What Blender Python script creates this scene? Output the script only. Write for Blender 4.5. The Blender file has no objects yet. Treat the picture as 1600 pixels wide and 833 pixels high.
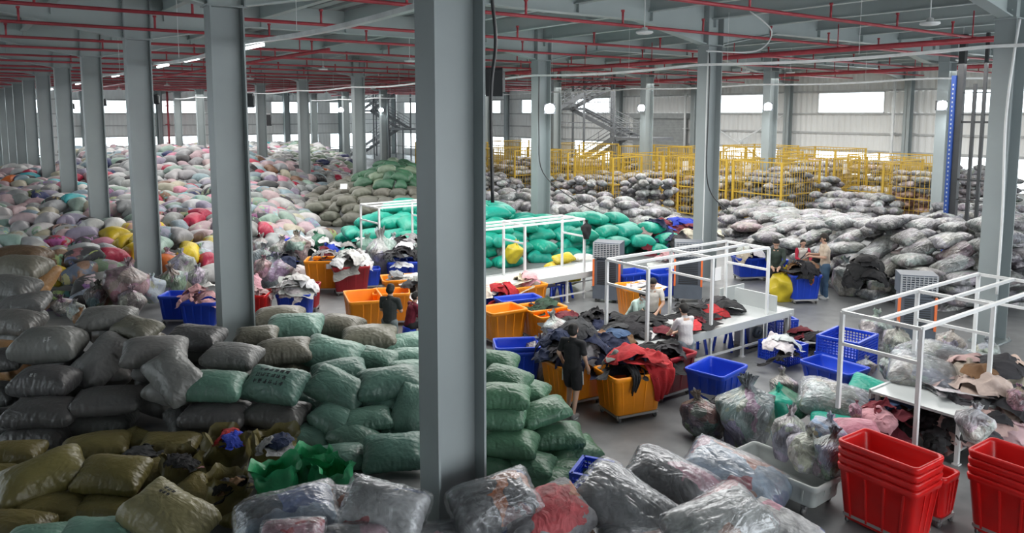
import bpy, bmesh, math, random
import numpy as np
from mathutils import Vector, Matrix, Euler
SC = bpy.context.scene
COL = SC.collection
rad = math.radians
RND = random.Random(7)

# ---------------------------------------------------------------- camera
CAM_H = 5.2
HEAD = math.atan(884/1207)
CA, SA = math.cos(HEAD), math.sin(HEAD)
TH = math.asin(1207/11000)
FPX = 1207*math.cos(TH)
CX, CY = 790.0, 177+FPX*math.tan(TH)
FW = Vector((SA*math.cos(TH), CA*math.cos(TH), -math.sin(TH)))
RT = Vector((CA, -SA, 0))
UP = Vector((SA*math.sin(TH), CA*math.sin(TH), math.cos(TH)))
cam_d = bpy.data.cameras.new('camera')
cam = bpy.data.objects.new('camera', cam_d)
COL.objects.link(cam)
cam.location = (0, 0, CAM_H)
cam.rotation_euler = Matrix((RT, UP, -FW)).transposed().to_euler()
cam_d.sensor_width = 36
cam_d.lens = FPX/1600*36
cam_d.shift_x = (800-CX)/1600
cam_d.shift_y = (CY-416.5)/1600
cam_d.clip_end = 400
SC.camera = cam

def at(px, py, z=0.0):
    """world x, y of the point of height z that the photograph shows at (px, py)"""
    d = FW+(px-CX)/FPX*RT-(py-CY)/FPX*UP
    t = (z-CAM_H)/d.z
    return d.x*t, d.y*t
def pr(x, y, z):
    p = Vector((x, y, z-CAM_H)); w = p.dot(FW)
    return CX+FPX*p.dot(RT)/w, CY-FPX*p.dot(UP)/w, w
REL = -HEAD      # yaw that lies across the picture

# ---------------------------------------------------------------- world, light, exposure
SC.view_settings.view_transform = 'Standard'
SC.view_settings.look = 'None'
SC.view_settings.gamma = 1
SC.view_settings.use_curve_mapping = False
SC.view_settings.exposure = 0.18
w = bpy.data.worlds.new('daylight'); SC.world = w; w.use_nodes = True
w.node_tree.nodes['Background'].inputs[0].default_value = (0.93, 0.97, 1.0, 1)
w.node_tree.nodes['Background'].inputs[1].default_value = 5.0
try:
    SC.cycles.use_denoising = True
    SC.cycles.max_bounces = 8; SC.cycles.diffuse_bounces = 4; SC.cycles.glossy_bounces = 3
    SC.cycles.transparent_max_bounces = 12; SC.cycles.transmission_bounces = 4
    SC.cycles.sample_clamp_indirect = 6.0
    SC.cycles.use_light_tree = True
except Exception:
    pass
def area(name, loc, sx, sy, energy, rot=(0, 0, 0), col=(1, .98, .95)):
    l = bpy.data.lights.new(name, 'AREA'); l.shape = 'RECTANGLE'; l.size = sx; l.size_y = sy
    l.energy = energy; l.color = col
    o = bpy.data.objects.new(name, l); COL.objects.link(o); o.location = loc; o.rotation_euler = rot
    return o
# broad area lights added in place of the hall's hanging lamps, which are unlit
area('lamp_stand_in', (11.8, 17, 6.9), 5, 22, 1900)
area('lamp_stand_in', (26, 20, 6.9), 7, 26, 2500)
area('lamp_stand_in', (12, 44, 6.9), 12, 30, 1600)
area('lamp_stand_in', (38, 34, 6.9), 10, 40, 3400)
area('lamp_stand_in', (20, 72, 6.9), 26, 16, 2600)

# ---------------------------------------------------------------- helpers
def tag(o, label=None, cat=None, group=None, kind=None):
    if label: o['label'] = label
    if cat: o['category'] = cat
    if group: o['group'] = group
    if kind: o['kind'] = kind
    return o
def empty(name, loc, rz=0, label=None, cat=None, group=None):
    o = bpy.data.objects.new(name, None); COL.objects.link(o); o.empty_display_size = .2
    o.location = loc; o.rotation_euler = (0, 0, rz)
    return tag(o, label, cat, group)
class MB:
    def __init__(s): s.v = []; s.f = []; s.m = []; s.sm = []
    def add(s, vs, fs, mi=0, smooth=False):
        b = len(s.v); s.v += [tuple(p) for p in vs]
        s.f += [tuple(b+i for i in f) for f in fs]; s.m += [mi]*len(fs); s.sm += [smooth]*len(fs); return s
    def box(s, x0, x1, y0, y1, z0, z1, mi=0, M=None):
        vs = [Vector(p) for p in ((x0,y0,z0),(x1,y0,z0),(x1,y1,z0),(x0,y1,z0),(x0,y0,z1),(x1,y0,z1),(x1,y1,z1),(x0,y1,z1))]
        if M: vs = [M@p for p in vs]
        return s.add(vs, [(0,3,2,1),(4,5,6,7),(0,1,5,4),(1,2,6,5),(2,3,7,6),(3,0,4,7)], mi)
    def cb(s, c, sx, sy, sz, mi=0, rz=0):
        M = Matrix.Translation(c)@Matrix.Rotation(rz, 4, 'Z')
        return s.box(-sx/2, sx/2, -sy/2, sy/2, -sz/2, sz/2, mi, M)
    def tube(s, pts, r, n=8, mi=0, cap=True):
        pts = [Vector(p) for p in pts]; vs = []; fs = []
        rr = r if isinstance(r, (list, tuple)) else [r]*len(pts)
        ref = None
        for i, p in enumerate(pts):
            t = (pts[min(i+1, len(pts)-1)]-pts[max(i-1, 0)]).normalized()
            if ref is None: ref = Vector((0, 0, 1)) if abs(t.z) < .9 else Vector((1, 0, 0))
            a = t.cross(ref).normalized(); b = a.cross(t).normalized(); ref = b
            for k in range(n):
                an = 2*math.pi*k/n
                vs.append(p+(a*math.cos(an)+b*math.sin(an))*rr[i])
        for i in range(len(pts)-1):
            for k in range(n):
                k2 = (k+1) % n
                fs.append((i*n+k, i*n+k2, (i+1)*n+k2, (i+1)*n+k))
        if cap: fs += [tuple(range(n))[::-1], tuple((len(pts)-1)*n+k for k in range(n))]
        return s.add(vs, fs, mi, n > 5)
    def bar(s, a, b, w, h=None, mi=0):
        """square bar from a to b"""
        a = Vector(a); b = Vector(b); h = h or w; t = (b-a).normalized()
        ref = Vector((0, 0, 1)) if abs(t.z) < .9 else Vector((0, 1, 0))
        u = t.cross(ref).normalized(); v = u.cross(t).normalized()
        vs = [p+u*i*w/2+v*j*h/2 for p in (a, b) for i, j in ((-1,-1),(1,-1),(1,1),(-1,1))]
        return s.add(vs, [(0,3,2,1),(4,5,6,7),(0,1,5,4),(1,2,6,5),(2,3,7,6),(3,0,4,7)], mi)
    def lathe(s, prof, n=16, mi=0, c=(0, 0, 0), cap=False, sx=1, sy=1):
        vs = [(c[0]+r*math.cos(2*math.pi*k/n)*sx, c[1]+r*math.sin(2*math.pi*k/n)*sy, c[2]+z) for r, z in prof for k in range(n)]
        fs = [(i*n+k, i*n+(k+1) % n, (i+1)*n+(k+1) % n, (i+1)*n+k) for i in range(len(prof)-1) for k in range(n)]
        if cap: fs += [tuple(range(n))[::-1], tuple((len(prof)-1)*n+k for k in range(n))]
        return s.add(vs, fs, mi, True)
    def mesh(s, name):
        me = bpy.data.meshes.new(name); me.from_pydata(s.v, [], s.f)
        me.polygons.foreach_set('material_index', s.m); me.polygons.foreach_set('use_smooth', s.sm)
        me.update(); return me
    def build(s, name, mats, parent=None, loc=None, rz=0, kind=None):
        me = s.mesh(name)
        for m in (mats if isinstance(mats, (list, tuple)) else [mats]): me.materials.append(m)
        return link(name, me, parent, loc, rz, kind)
def link(name, me, parent=None, loc=None, rz=0, kind=None):
    o = bpy.data.objects.new(name, me); COL.objects.link(o)
    if parent: o.parent = parent
    if loc is not None: o.location = loc
    if rz: o.rotation_euler = (0, 0, rz)
    if kind: o['kind'] = kind
    return o
CHILD = {}
def copy_tree(o, parent=None):
    c = o.copy(); COL.objects.link(c)
    if parent: c.parent = parent
    for ch in list(o.children): copy_tree(ch, c)
    return c

# ---------------------------------------------------------------- materials
def newmat(name):
    m = bpy.data.materials.new(name); m.use_nodes = True
    nt = m.node_tree; return m, nt, nt.nodes['Principled BSDF']
def N(nt, t, **kw):
    n = nt.nodes.new(t)
    for k, v in kw.items():
        if k in n.inputs: n.inputs[k].default_value = v
        else: setattr(n, k, v)
    return n
def mixc(nt, fac, a, b, mode='MIX'):
    n = nt.nodes.new('ShaderNodeMix'); n.data_type = 'RGBA'; n.blend_type = mode
    for i, v in ((0, fac), (6, a), (7, b)):
        if hasattr(v, 'is_output'): nt.links.new(v, n.inputs[i])
        else: n.inputs[i].default_value = v
    return n.outputs[2]
def ramp(nt, src, stops):
    r = nt.nodes.new('ShaderNodeValToRGB'); e = r.color_ramp.elements
    while len(e) < len(stops): e.new(.5)
    for k, (p, c) in enumerate(stops):
        e[k].position = p; e[k].color = c if len(c) == 4 else (*c, 1)
    nt.links.new(src, r.inputs[0]); return r.outputs[0]
def bump(nt, b, src, strength, dist=.02):
    n = N(nt, 'ShaderNodeBump', Strength=strength, Distance=dist); nt.links.new(src, n.inputs['Height'])
    if b is not None: nt.links.new(n.outputs[0], b.inputs['Normal'])
    return n.outputs[0]
def noise(nt, scale, detail=3, vec=None, rough=.5, dist=0):
    n = N(nt, 'ShaderNodeTexNoise', Scale=scale, Detail=detail, Roughness=rough, Distortion=dist)
    if vec is None:
        tc = nt.nodes.new('ShaderNodeTexCoord'); vec = tc.outputs['Object']
    nt.links.new(vec, n.inputs['Vector']); return n.outputs[0]
def simple(name, col, rough=.5, metal=0, var=.12, nscale=3.0, bmp=0, bscale=30, spec=None):
    m, nt, b = newmat(name)
    n = noise(nt, nscale, 4)
    d = tuple(c*(1-var) for c in col); l = tuple(min(1, c*(1+var)) for c in col)
    nt.links.new(ramp(nt, n, [(.3, d), (.7, l)]), b.inputs['Base Color'])
    b.inputs['Roughness'].default_value = rough; b.inputs['Metallic'].default_value = metal
    if spec is not None: b.inputs['Specular IOR Level'].default_value = spec
    if bmp: bump(nt, b, noise(nt, bscale, 3), bmp)
    return m
M = {}
M['column'] = simple('grey_green_steel_paint', (.29, .33, .335), .42, var=.07, nscale=.8)
M['beam'] = simple('pale_teal_beam_paint', (.40, .46, .46), .5, var=.08, nscale=.5)
M['deck'] = simple('galvanised_deck', (.36, .38, .39), .5, nscale=.6)
M['wallpanel'] = simple('corrugated_wall_sheet', (.74, .75, .74), .5, var=.06, nscale=.3)
M['girt'] = simple('wall_girt_steel', (.45, .46, .46), .5)
M['redpipe'] = simple('red_sprinkler_paint', (.40, .05, .065), .4, var=.15)
M['white'] = simple('white_powder_coat', (.72, .74, .74), .35, var=.06)
M['whitetop'] = simple('white_laminate_worktop', (.50, .53, .53), .25, var=.06, nscale=1.2)
M['galv'] = simple('galvanised_tray', (.8, .82, .82), .35)
M['dark'] = simple('black_plastic', (.03, .032, .035), .4)
M['rubber'] = simple('grey_caster_rubber', (.12, .12, .12), .5)
M['steel'] = simple('bare_steel', (.5, .5, .5), .35, metal=.8)
M['blue'] = simple('blue_crate_plastic', (.012, .06, .55), .35, var=.12)
M['orange'] = simple('orange_bin_plastic', (.9, .30, .012), .35, var=.08)
M['red'] = simple('red_bin_plastic', (.62, .012, .012), .3, var=.12)
M['darkred'] = simple('dark_red_bin_plastic', (.35, .02, .03), .35, var=.12)
M['yellow'] = simple('yellow_cage_paint', (.46, .30, .035), .45)
M['cooler'] = simple('grey_cooler_plastic', (.10, .12, .15), .45)
M['coolgrille'] = simple('pale_grille_plastic', (.4, .42, .44), .4)
M['coolorange'] = simple('orange_cooler_trim', (.8, .18, .05), .4)
M['rackblue'] = simple('blue_rack_upright', (.015, .05, .22), .4)
M['darksteel'] = simple('dark_stair_steel', (.12, .13, .14), .5)
M['grey_tub'] = simple('grey_tub_plastic', (.42, .45, .44), .45)
M['paper'] = simple('white_paper', (.8, .8, .8), .6, var=.03)
M['rolldoor'] = simple('grey_roll_door', (.32, .34, .34), .45)

def floor_mat():
    m, nt, b = newmat('polished_concrete')
    n = noise(nt, .25, 5); n2 = noise(nt, 2.5, 6)
    c = ramp(nt, n, [(.3, (.12, .125, .13)), (.7, (.20, .21, .215))])
    nt.links.new(mixc(nt, .35, c, ramp(nt, n2, [(.35, (.13, .135, .14)), (.7, (.29, .30, .305))])), b.inputs['Base Color'])
    nt.links.new(ramp(nt, n, [(.3, (.30,)*3), (.7, (.5,)*3)]), b.inputs['Roughness'])
    return m
M['floor'] = floor_mat()
def glass_mat():
    m = bpy.data.materials.new('window_glass'); m.use_nodes = True; nt = m.node_tree; nt.nodes.clear()
    o = nt.nodes.new('ShaderNodeOutputMaterial'); t = N(nt, 'ShaderNodeBsdfTransparent', Color=(.93, .96, .97, 1)); g = N(nt, 'ShaderNodeBsdfGlossy', Roughness=.05)
    x = N(nt, 'ShaderNodeMixShader', Fac=.06); nt.links.new(t.outputs[0], x.inputs[1]); nt.links.new(g.outputs[0], x.inputs[2]); nt.links.new(x.outputs[0], o.inputs[0])
    return m
M['glass'] = glass_mat()
def emis(name, col, s):
    m, nt, b = newmat(name); b.inputs['Base Color'].default_value = (*col, 1)
    b.inputs['Emission Color'].default_value = (*col, 1); b.inputs['Emission Strength'].default_value = s; return m
M['flood'] = emis('flood_lamp_face', (.9, .97, 1), 60)
M['led'] = emis('led_tube', (.95, .98, 1), 3)

# colour of sacks and garments comes from each object's own colour, or for a merged heap from its colour attribute
def colsrc(nt, attr):
    if attr:
        a = nt.nodes.new('ShaderNodeVertexColor'); a.layer_name = 'tint'; return a.outputs[0]
    return nt.nodes.new('ShaderNodeObjectInfo').outputs['Color']
def objvec(nt, scale=(1, 1, 1)):
    tc = nt.nodes.new('ShaderNodeTexCoord'); oi = nt.nodes.new('ShaderNodeObjectInfo')
    mp = nt.nodes.new('ShaderNodeMapping'); mp.inputs['Scale'].default_value = scale
    nt.links.new(tc.outputs['Object'], mp.inputs['Vector'])
    m2 = N(nt, 'ShaderNodeMath', operation='MULTIPLY'); nt.links.new(oi.outputs['Random'], m2.inputs[0]); m2.inputs[1].default_value = 50
    nt.links.new(m2.outputs[0], mp.inputs['Location']); return mp.outputs[0]
def sack_mat(name, attr=False):
    m, nt, b = newmat(name); c = colsrc(nt, attr); v = objvec(nt)
    n = noise(nt, 2.2, 5, v)
    nt.links.new(mixc(nt, .8, c, ramp(nt, n, [(.3, (.72,)*3), (.7, (1.2,)*3)]), 'MULTIPLY'), b.inputs['Base Color'])
    b.inputs['Roughness'].default_value = .38
    w1 = noise(nt, 2.8, 4, objvec(nt, (1, 2.2, 1)), dist=.9)
    h = bump(nt, None, w1, .5, .06)
    fine = N(nt, 'ShaderNodeBump', Strength=.12, Distance=.01); nt.links.new(noise(nt, 22, 4, v, dist=1.0), fine.inputs['Height'])
    nt.links.new(h, fine.inputs['Normal']); nt.links.new(fine.outputs[0], b.inputs['Normal'])
    return m
def film_mat(name, attr=False, sat=.75, painted_sheen=.35, mixf=.34, scale=4.2):
    """clothes pressed behind a taut clear plastic film"""
    m, nt, b = newmat(name); c = colsrc(nt, attr); v = objvec(nt)
    vo = N(nt, 'ShaderNodeTexVoronoi', Scale=scale, Randomness=1); 
    nn = N(nt, 'ShaderNodeTexNoise', Scale=3, Detail=3); nt.links.new(v, nn.inputs['Vector'])
    nt.links.new(mixc(nt, .35, v, nn.outputs[1]), vo.inputs['Vector'])
    hsv = N(nt, 'ShaderNodeHueSaturation', Saturation=sat, Value=.5); nt.links.new(vo.outputs['Color'], hsv.inputs['Color'])
    base = mixc(nt, mixf, c, hsv.outputs[0])
    dk = ramp(nt, noise(nt, 3.2, 4, v, dist=1.5), [(.38, (.32,)*3), (.62, (1.15,)*3)])
    base = mixc(nt, .85, base, dk, 'MULTIPLY')
    st = ramp(nt, noise(nt, 7, 5, objvec(nt, (1, 3.5, 1)), dist=2.2), [(.55, (0, 0, 0)), (.72, (1, 1, 1))])  # pale streaks painted into the base colour as the film's shine
    f = N(nt, 'ShaderNodeMath', operation='MULTIPLY'); nt.links.new(st, f.inputs[0]); f.inputs[1].default_value = painted_sheen
    nt.links.new(mixc(nt, f.outputs[0], base, (.62, .64, .66, 1)), b.inputs['Base Color'])
    b.inputs['Roughness'].default_value = .5
    b.inputs['Coat Weight'].default_value = 1; b.inputs['Coat Roughness'].default_value = .16
    h = bump(nt, None, noise(nt, 5, 3, objvec(nt, (1, 2.8, 1)), dist=1.6), .8, .06)
    nt.links.new(h, b.inputs['Normal']); nt.links.new(h, b.inputs['Coat Normal'])
    return m
def clear_film_mat():
    m = bpy.data.materials.new('clear_plastic_film'); m.use_nodes = True; nt = m.node_tree; nt.nodes.clear()
    o = nt.nodes.new('ShaderNodeOutputMaterial'); t = N(nt, 'ShaderNodeBsdfTransparent', Color=(.9, .91, .92, 1))
    g = N(nt, 'ShaderNodeBsdfGlossy', Roughness=.27, Color=(.8, .82, .85, 1)); d = N(nt, 'ShaderNodeBsdfDiffuse', Color=(.62, .64, .66, 1))
    nz = noise(nt, 3.2, 3, objvec(nt, (1, 2.6, 1)), dist=1.6)
    h = bump(nt, None, nz, .55, .07); nt.links.new(h, g.inputs['Normal']); nt.links.new(h, d.inputs['Normal'])
    x = N(nt, 'ShaderNodeMixShader', Fac=.3); nt.links.new(t.outputs[0], x.inputs[1]); nt.links.new(d.outputs[0], x.inputs[2])
    nt.links.new(ramp(nt, nz, [(.35, (.04,)*3), (.75, (.30,)*3)]), x.inputs[0])
    fr = N(nt, 'ShaderNodeLayerWeight', Blend=.35); nt.links.new(h, fr.inputs['Normal'])
    fm = N(nt, 'ShaderNodeMath', operation='MULTIPLY_ADD'); nt.links.new(fr.outputs['Facing'], fm.inputs[0]); fm.inputs[1].default_value = .35; fm.inputs[2].default_value = .05
    y = nt.nodes.new('ShaderNodeMixShader'); nt.links.new(fm.outputs[0], y.inputs[0]); nt.links.new(x.outputs[0], y.inputs[1]); nt.links.new(g.outputs[0], y.inputs[2])
    nt.links.new(y.outputs[0], o.inputs[0]); return m
def cloth_mat(name):
    m, nt, b = newmat(name); c = colsrc(nt, False); v = objvec(nt)
    n = noise(nt, 5, 4, v)
    nt.links.new(mixc(nt, .8, c, ramp(nt, n, [(.3, (.7,)*3), (.7, (1.25,)*3)]), 'MULTIPLY'), b.inputs['Base Color'])
    b.inputs['Roughness'].default_value = .85
    bump(nt, b, noise(nt, 9, 4, v, dist=1.2), .6, .03); return m
def print_mat(name):
    """sack of printed or mixed cloth: the tint broken by blotches of another colour"""
    m, nt, b = newmat(name); c = colsrc(nt, False); v = objvec(nt)
    vo = N(nt, 'ShaderNodeTexVoronoi', Scale=3.2); nn = N(nt, 'ShaderNodeTexNoise', Scale=2.5, Detail=4); nt.links.new(v, nn.inputs['Vector'])
    nt.links.new(mixc(nt, .5, v, nn.outputs[1]), vo.inputs['Vector'])
    f = ramp(nt, noise(nt, 2.6, 3, v, dist=1.5), [(.5, (0, 0, 0)), (.56, (.75,)*3)])
    hs = N(nt, 'ShaderNodeHueSaturation', Saturation=.7, Value=.6); nt.links.new(vo.outputs['Color'], hs.inputs['Color'])
    nt.links.new(mixc(nt, f, c, hs.outputs[0]), b.inputs['Base Color']); b.inputs['Roughness'].default_value = .6
    h = bump(nt, b, noise(nt, 5, 4, objvec(nt, (1, 2.5, 1)), dist=1.5), .45, .05); return m
M['sack'] = sack_mat('woven_plastic_sack'); M['sack_mix'] = sack_mat('woven_plastic_sack_heap', True)
M['film'] = film_mat('clothes_behind_plastic_film'); 
def contents_mat():
    """grey mass of clothes with a few vivid pieces, pressed under film"""
    m, nt, b = newmat('assorted_clothes_in_bag'); c = colsrc(nt, False); v = objvec(nt)
    nn = N(nt, 'ShaderNodeTexNoise', Scale=2.4, Detail=3); nt.links.new(v, nn.inputs['Vector'])
    vo = N(nt, 'ShaderNodeTexVoronoi', Scale=3.4); nt.links.new(mixc(nt, .4, v, nn.outputs[1]), vo.inputs['Vector'])
    sep = nt.nodes.new('ShaderNodeSeparateColor'); nt.links.new(vo.outputs['Color'], sep.inputs[0])
    viv = ramp(nt, sep.outputs[0], [(0, (.45, .02, .03)), (.28, (.06, .10, .28)), (.45, (.5, .14, .03)), (.6, (.03, .03, .035)), (.75, (.5, .2, .28)), (.9, (.5, .5, .5))]); 
    for n_ in nt.nodes:
        if n_.type == 'VALTORGB': n_.color_ramp.interpolation = 'CONSTANT'
    mask = ramp(nt, sep.outputs[1], [(.60, (0, 0, 0)), (.66, (.75,)*3)])
    base = mixc(nt, mask, c, viv)
    dk = ramp(nt, noise(nt, 3.0, 4, v, dist=1.5), [(.38, (.5,)*3), (.62, (1.1,)*3)])
    nt.links.new(mixc(nt, .85, base, dk, 'MULTIPLY'), b.inputs['Base Color']); b.inputs['Roughness'].default_value = .6
    bump(nt, b, noise(nt, 5, 3, v, dist=1.6), .6, .06); return m
M['contents'] = contents_mat()
M['pack'] = film_mat('dark_clothes_behind_plastic_film', False, .25, .28); M['film_mix'] = film_mat('clothes_behind_plastic_film_heap', True, .25, .28)
M['clear'] = clear_film_mat(); M['cloth'] = cloth_mat('crumpled_garment_cloth'); M['print'] = print_mat('mixed_cloth_sack')
# ================================================================ THE HALL
X0, X1, Y0, Y1 = -9.6, 47.6, -8.0, 89.5
ZC = 8.5
COLY = [7.28+8.22*k for k in range(-1, 11)]
f = MB(); f.box(X0-6, X1+1, Y0-6, Y1+1, -.2, 0); f.build('floor', M['floor'], kind='structure')
# ceiling: ribbed deck
d = MB()
for i in range(int((X1-X0)/.6)+1):
    x = X0+i*.6; d.box(x, x+.33, Y0, Y1, ZC, ZC+.04); d.box(x+.33, x+.6, Y0, Y1, ZC+.09, ZC+.13)
    d.box(x+.31, x+.35, Y0, Y1, ZC, ZC+.13); d.box(x+.58, x+.62, Y0, Y1, ZC, ZC+.13)
d.build('ceiling', M['deck'], kind='structure')
# main girders across the hall, deeper where they meet a column
for k, y in enumerate(COLY):
    g = MB(); zt = ZC
    xs = [X0]
    rows = [4.5, 19.1, 33.0, 47.3]
    prof = []
    for r in [-9.6]+rows:
        for dx, z in ((-3.2, 7.78), (-.3, 7.25), (.3, 7.25), (3.2, 7.78)):
            x = r+dx
            if X0 <= x <= X1: prof.append((x, z))
    prof = [(X0, 7.3)]+prof+[(X1, 7.25)] if prof[0][0] > X0 else prof
    vs = []
    for x, z in prof: vs += [(x, y-.02, z), (x, y+.02, z), (x, y-.02, zt), (x, y+.02, zt)]
    fs = []
    for i in range(len(prof)-1):
        a = 4*i; fs += [(a, a+4, a+6, a+2), (a+1, a+3, a+7, a+5)]
    g.add(vs, fs)
    for i in range(len(prof)-1):
        (xa, za), (xb, zb) = prof[i], prof[i+1]
        g.add([(xa, y-.15, za), (xb, y-.15, zb), (xb, y+.15, zb), (xa, y+.15, za), (xa, y-.15, za+.03), (xb, y-.15, zb+.03), (xb, y+.15, zb+.03), (xa, y+.15, za+.03)],
              [(0,3,2,1),(4,5,6,7),(0,1,5,4),(2,3,7,6)])
    for i in range(int((X1-X0)/2.78)):
        x = X0+1+i*2.78; g.box(x-.01, x+.01, y-.13, y+.13, 7.8, zt)
    o = g.build('ceiling_girder', M['beam'], kind='structure')
# secondary joists along the hall
for i in range(21):
    x = X0+1.0+i*2.78
    j = MB(); j.box(x-.012, x+.012, Y0, Y1, 8.06, ZC); j.box(x-.1, x+.1, Y0, Y1, 8.04, 8.07)
    j.build('ceiling_joist', M['beam'], kind='structure')

ORD = ['first', 'second', 'third', 'fourth', 'fifth', 'sixth', 'seventh', 'eighth', 'ninth', 'tenth', 'eleventh', 'twelfth']
def column(x, y, top, label, group, wx=.65, wy=.42):
    e = empty('steel_column', (x, y, 0), 0, label, 'column', group)
    s = MB(); s.box(-wx/2+.02, wx/2-.02, -.012, .012, 0, top)
    s.box(-wx/2, -wx/2+.03, -wy/2, wy/2, 0, top); s.box(wx/2-.03, wx/2, -wy/2, wy/2, 0, top)
    s.build('shaft', M['column'], e)
    b = MB(); b.box(-wx/2-.1, wx/2+.1, -wy/2-.08, wy/2+.08, 0, .04)
    for sx in (-1, 1):
        for sy in (-1, 1): b.tube([(sx*(wx/2+.05), sy*(wy/2+.04), .02), (sx*(wx/2+.05), sy*(wy/2+.04), .09)], .018, 6)
    b.build('base_plate', M['column'], e)
    c = MB(); c.box(-wx/2-.06, wx/2+.06, -wy/2-.02, wy/2+.02, top-.03, top)
    for sx in (-1, 1):
        c.box(sx*(wx/2+.02)-.014, sx*(wx/2+.02)+.014, -wy/2, wy/2, top, ZC-.1)
        for q in range(4):
            for sy in (-1, 1): c.tube([(sx*(wx/2+.02), sy*.12, top+.15+q*.27), (sx*(wx/2+.06), sy*.12, top+.15+q*.27)], .018, 6)
    c.build('splice_plate', M['column'], e)
    return e
cols = {}
for k, y in enumerate(COLY):
    for r, (x, nm) in enumerate(((4.5, 'near'), (19.1, 'middle'), (33.0, 'far'))):
        yy = y-(.7 if r == 2 else 0)
        if k == 0: continue
        px, py, wd = pr(x, yy, 4)
        if wd < 2 or px > 1650: continue
        if r == 0 and k == 1: lab = 'tall grey steel column standing nearest the camera behind the clear plastic sacks'
        elif r == 1 and k == 1: lab = 'grey steel column with a white conduit beside the right-hand worktable frame'
        else: lab = 'grey steel column, %s along the %s row counted from the front' % (ORD[k-1], nm)
        cols[r, k] = column(x if r else 4.575, yy, 7.26, lab, 'steel columns carrying the roof')
# ---------------------------------------------------------------- walls with their windows
def sheet(mb, axis, c, a0, a1, z0, z1, out):
    """corrugated sheet in the plane axis=c between a0..a1, z0..z1"""
    n = max(1, int((a1-a0)/.1)); vs = []; fs = []
    for i in range(n+1):
        a = a0+(a1-a0)*i/n; d = c+(out*.035 if i % 4 in (1, 2) else 0)
        for z in (z0, z1): vs.append((d, a, z) if axis == 'x' else (a, d, z))
    for i in range(n): fs.append((2*i, 2*i+1, 2*i+3, 2*i+2))
    mb.add(vs, fs)
def wall(name, axis, c, lo, hi, wins, out, girts=(1.0, 2.78, 3.9, 5.15, 6.62)):
    """wins: (a0, a1, z0, z1)"""
    mb = MB(); zs = sorted({0, 8.6}|{z for w_ in wins for z in w_[2:]})
    for z0, z1 in zip(zs[:-1], zs[1:]):
        hs = sorted([w_ for w_ in wins if w_[2] <= z0+1e-3 and w_[3] >= z1-1e-3]); a = lo
        for w_ in hs:
            if w_[0] > a+.01: sheet(mb, axis, c, a, w_[0], z0, z1, out)
            a = w_[1]
        if hi > a+.01: sheet(mb, axis, c, a, hi, z0, z1, out)
    for z in girts:
        segs = [(lo, hi)]
        if axis == 'x': mb.box(c-.12, c-.02, lo, hi, z-.06, z+.06, 1)
        elif out > 0: mb.box(lo, hi, c-.12, c-.02, z-.06, z+.06, 1)
        else: mb.box(lo, hi, c+.02, c+.12, z-.06, z+.06, 1)
    return mb.build(name, [M['wallpanel'], M['girt']], kind='structure')
WN = [0]
def windows(axis, c, wins, mull=1.5):
    for a0, a1, z0, z1 in wins:
        WN[0] += 1
        e = empty('window_%d' % WN[0], (0, 0, 0)); e['kind'] = 'structure'
        fr = MB(); gl = MB()
        def bx(b, u0, u1, v0, v1, t=.05):
            if axis == 'x': b.box(c-t/2, c+t/2, u0, u1, v0, v1)
            else: b.box(u0, u1, c-t/2, c+t/2, v0, v1)
        for u0, u1, v0, v1 in ((a0, a1, z0, z0+.06), (a0, a1, z1-.06, z1), (a0, a0+.06, z0, z1), (a1-.06, a1, z0, z1)): bx(fr, u0, u1, v0, v1)
        bx(gl, a0+.05, a1-.05, z0+.05, z1-.05, .01)
        fr.build('window_frame', M['white'], e); gl.build('pane', M['glass'], e)
backw = []
WY = [6.9+8.22*k for k in range(-1, 11)]      # wall columns
for k in range(11):
    a = WY[k]
    if a+1.75 > Y1: break
    if k != 5: backw.append((a+1.75, a+6.3, 5.2, 6.57))
    elif True: pass
    if k in (5,): continue
    backw.append((a+1.0, a+6.4, .75, 2.72))
backw = [w_ for w_ in backw if w_[1] < Y1-.4]
wall('wall_back', 'x', X1+.25, Y0, Y1+.3, backw, 1)
windows('x', X1+.25, backw)
leftw = []
for a in [-5.0, 4.5-2.3, 4.5+5, 19.1-2.3, 19.1+5, 33-2.3, 33+5]:
    leftw.append((a+.8, a+6.6, 5.2, 6.57)); leftw.append((a+.8, a+6.6, .75, 2.72))
wall('wall_left', 'y', Y1+.25, X0, X1, leftw, 1); windows('y', Y1+.25, leftw)
sidew = [(Y0+4+8.22*k, Y0+9.5+8.22*k, z0, z1) for k in range(2, 11) for z0, z1 in ((.75, 2.72), (5.2, 6.57))]
wall('wall_side', 'x', X0, Y0, Y1, sidew, -1); windows('x', X0, sidew)
# unseen side behind the camera: sheet wall, its openings invented to steer the daylight
daylight_gaps = [(1.2+8*k, 8.8+8*k, 0, 6.0) for k in range(5)]
wall('wall_front', 'y', Y0, X0, X1, daylight_gaps, -1, girts=(6.6,))

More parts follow.
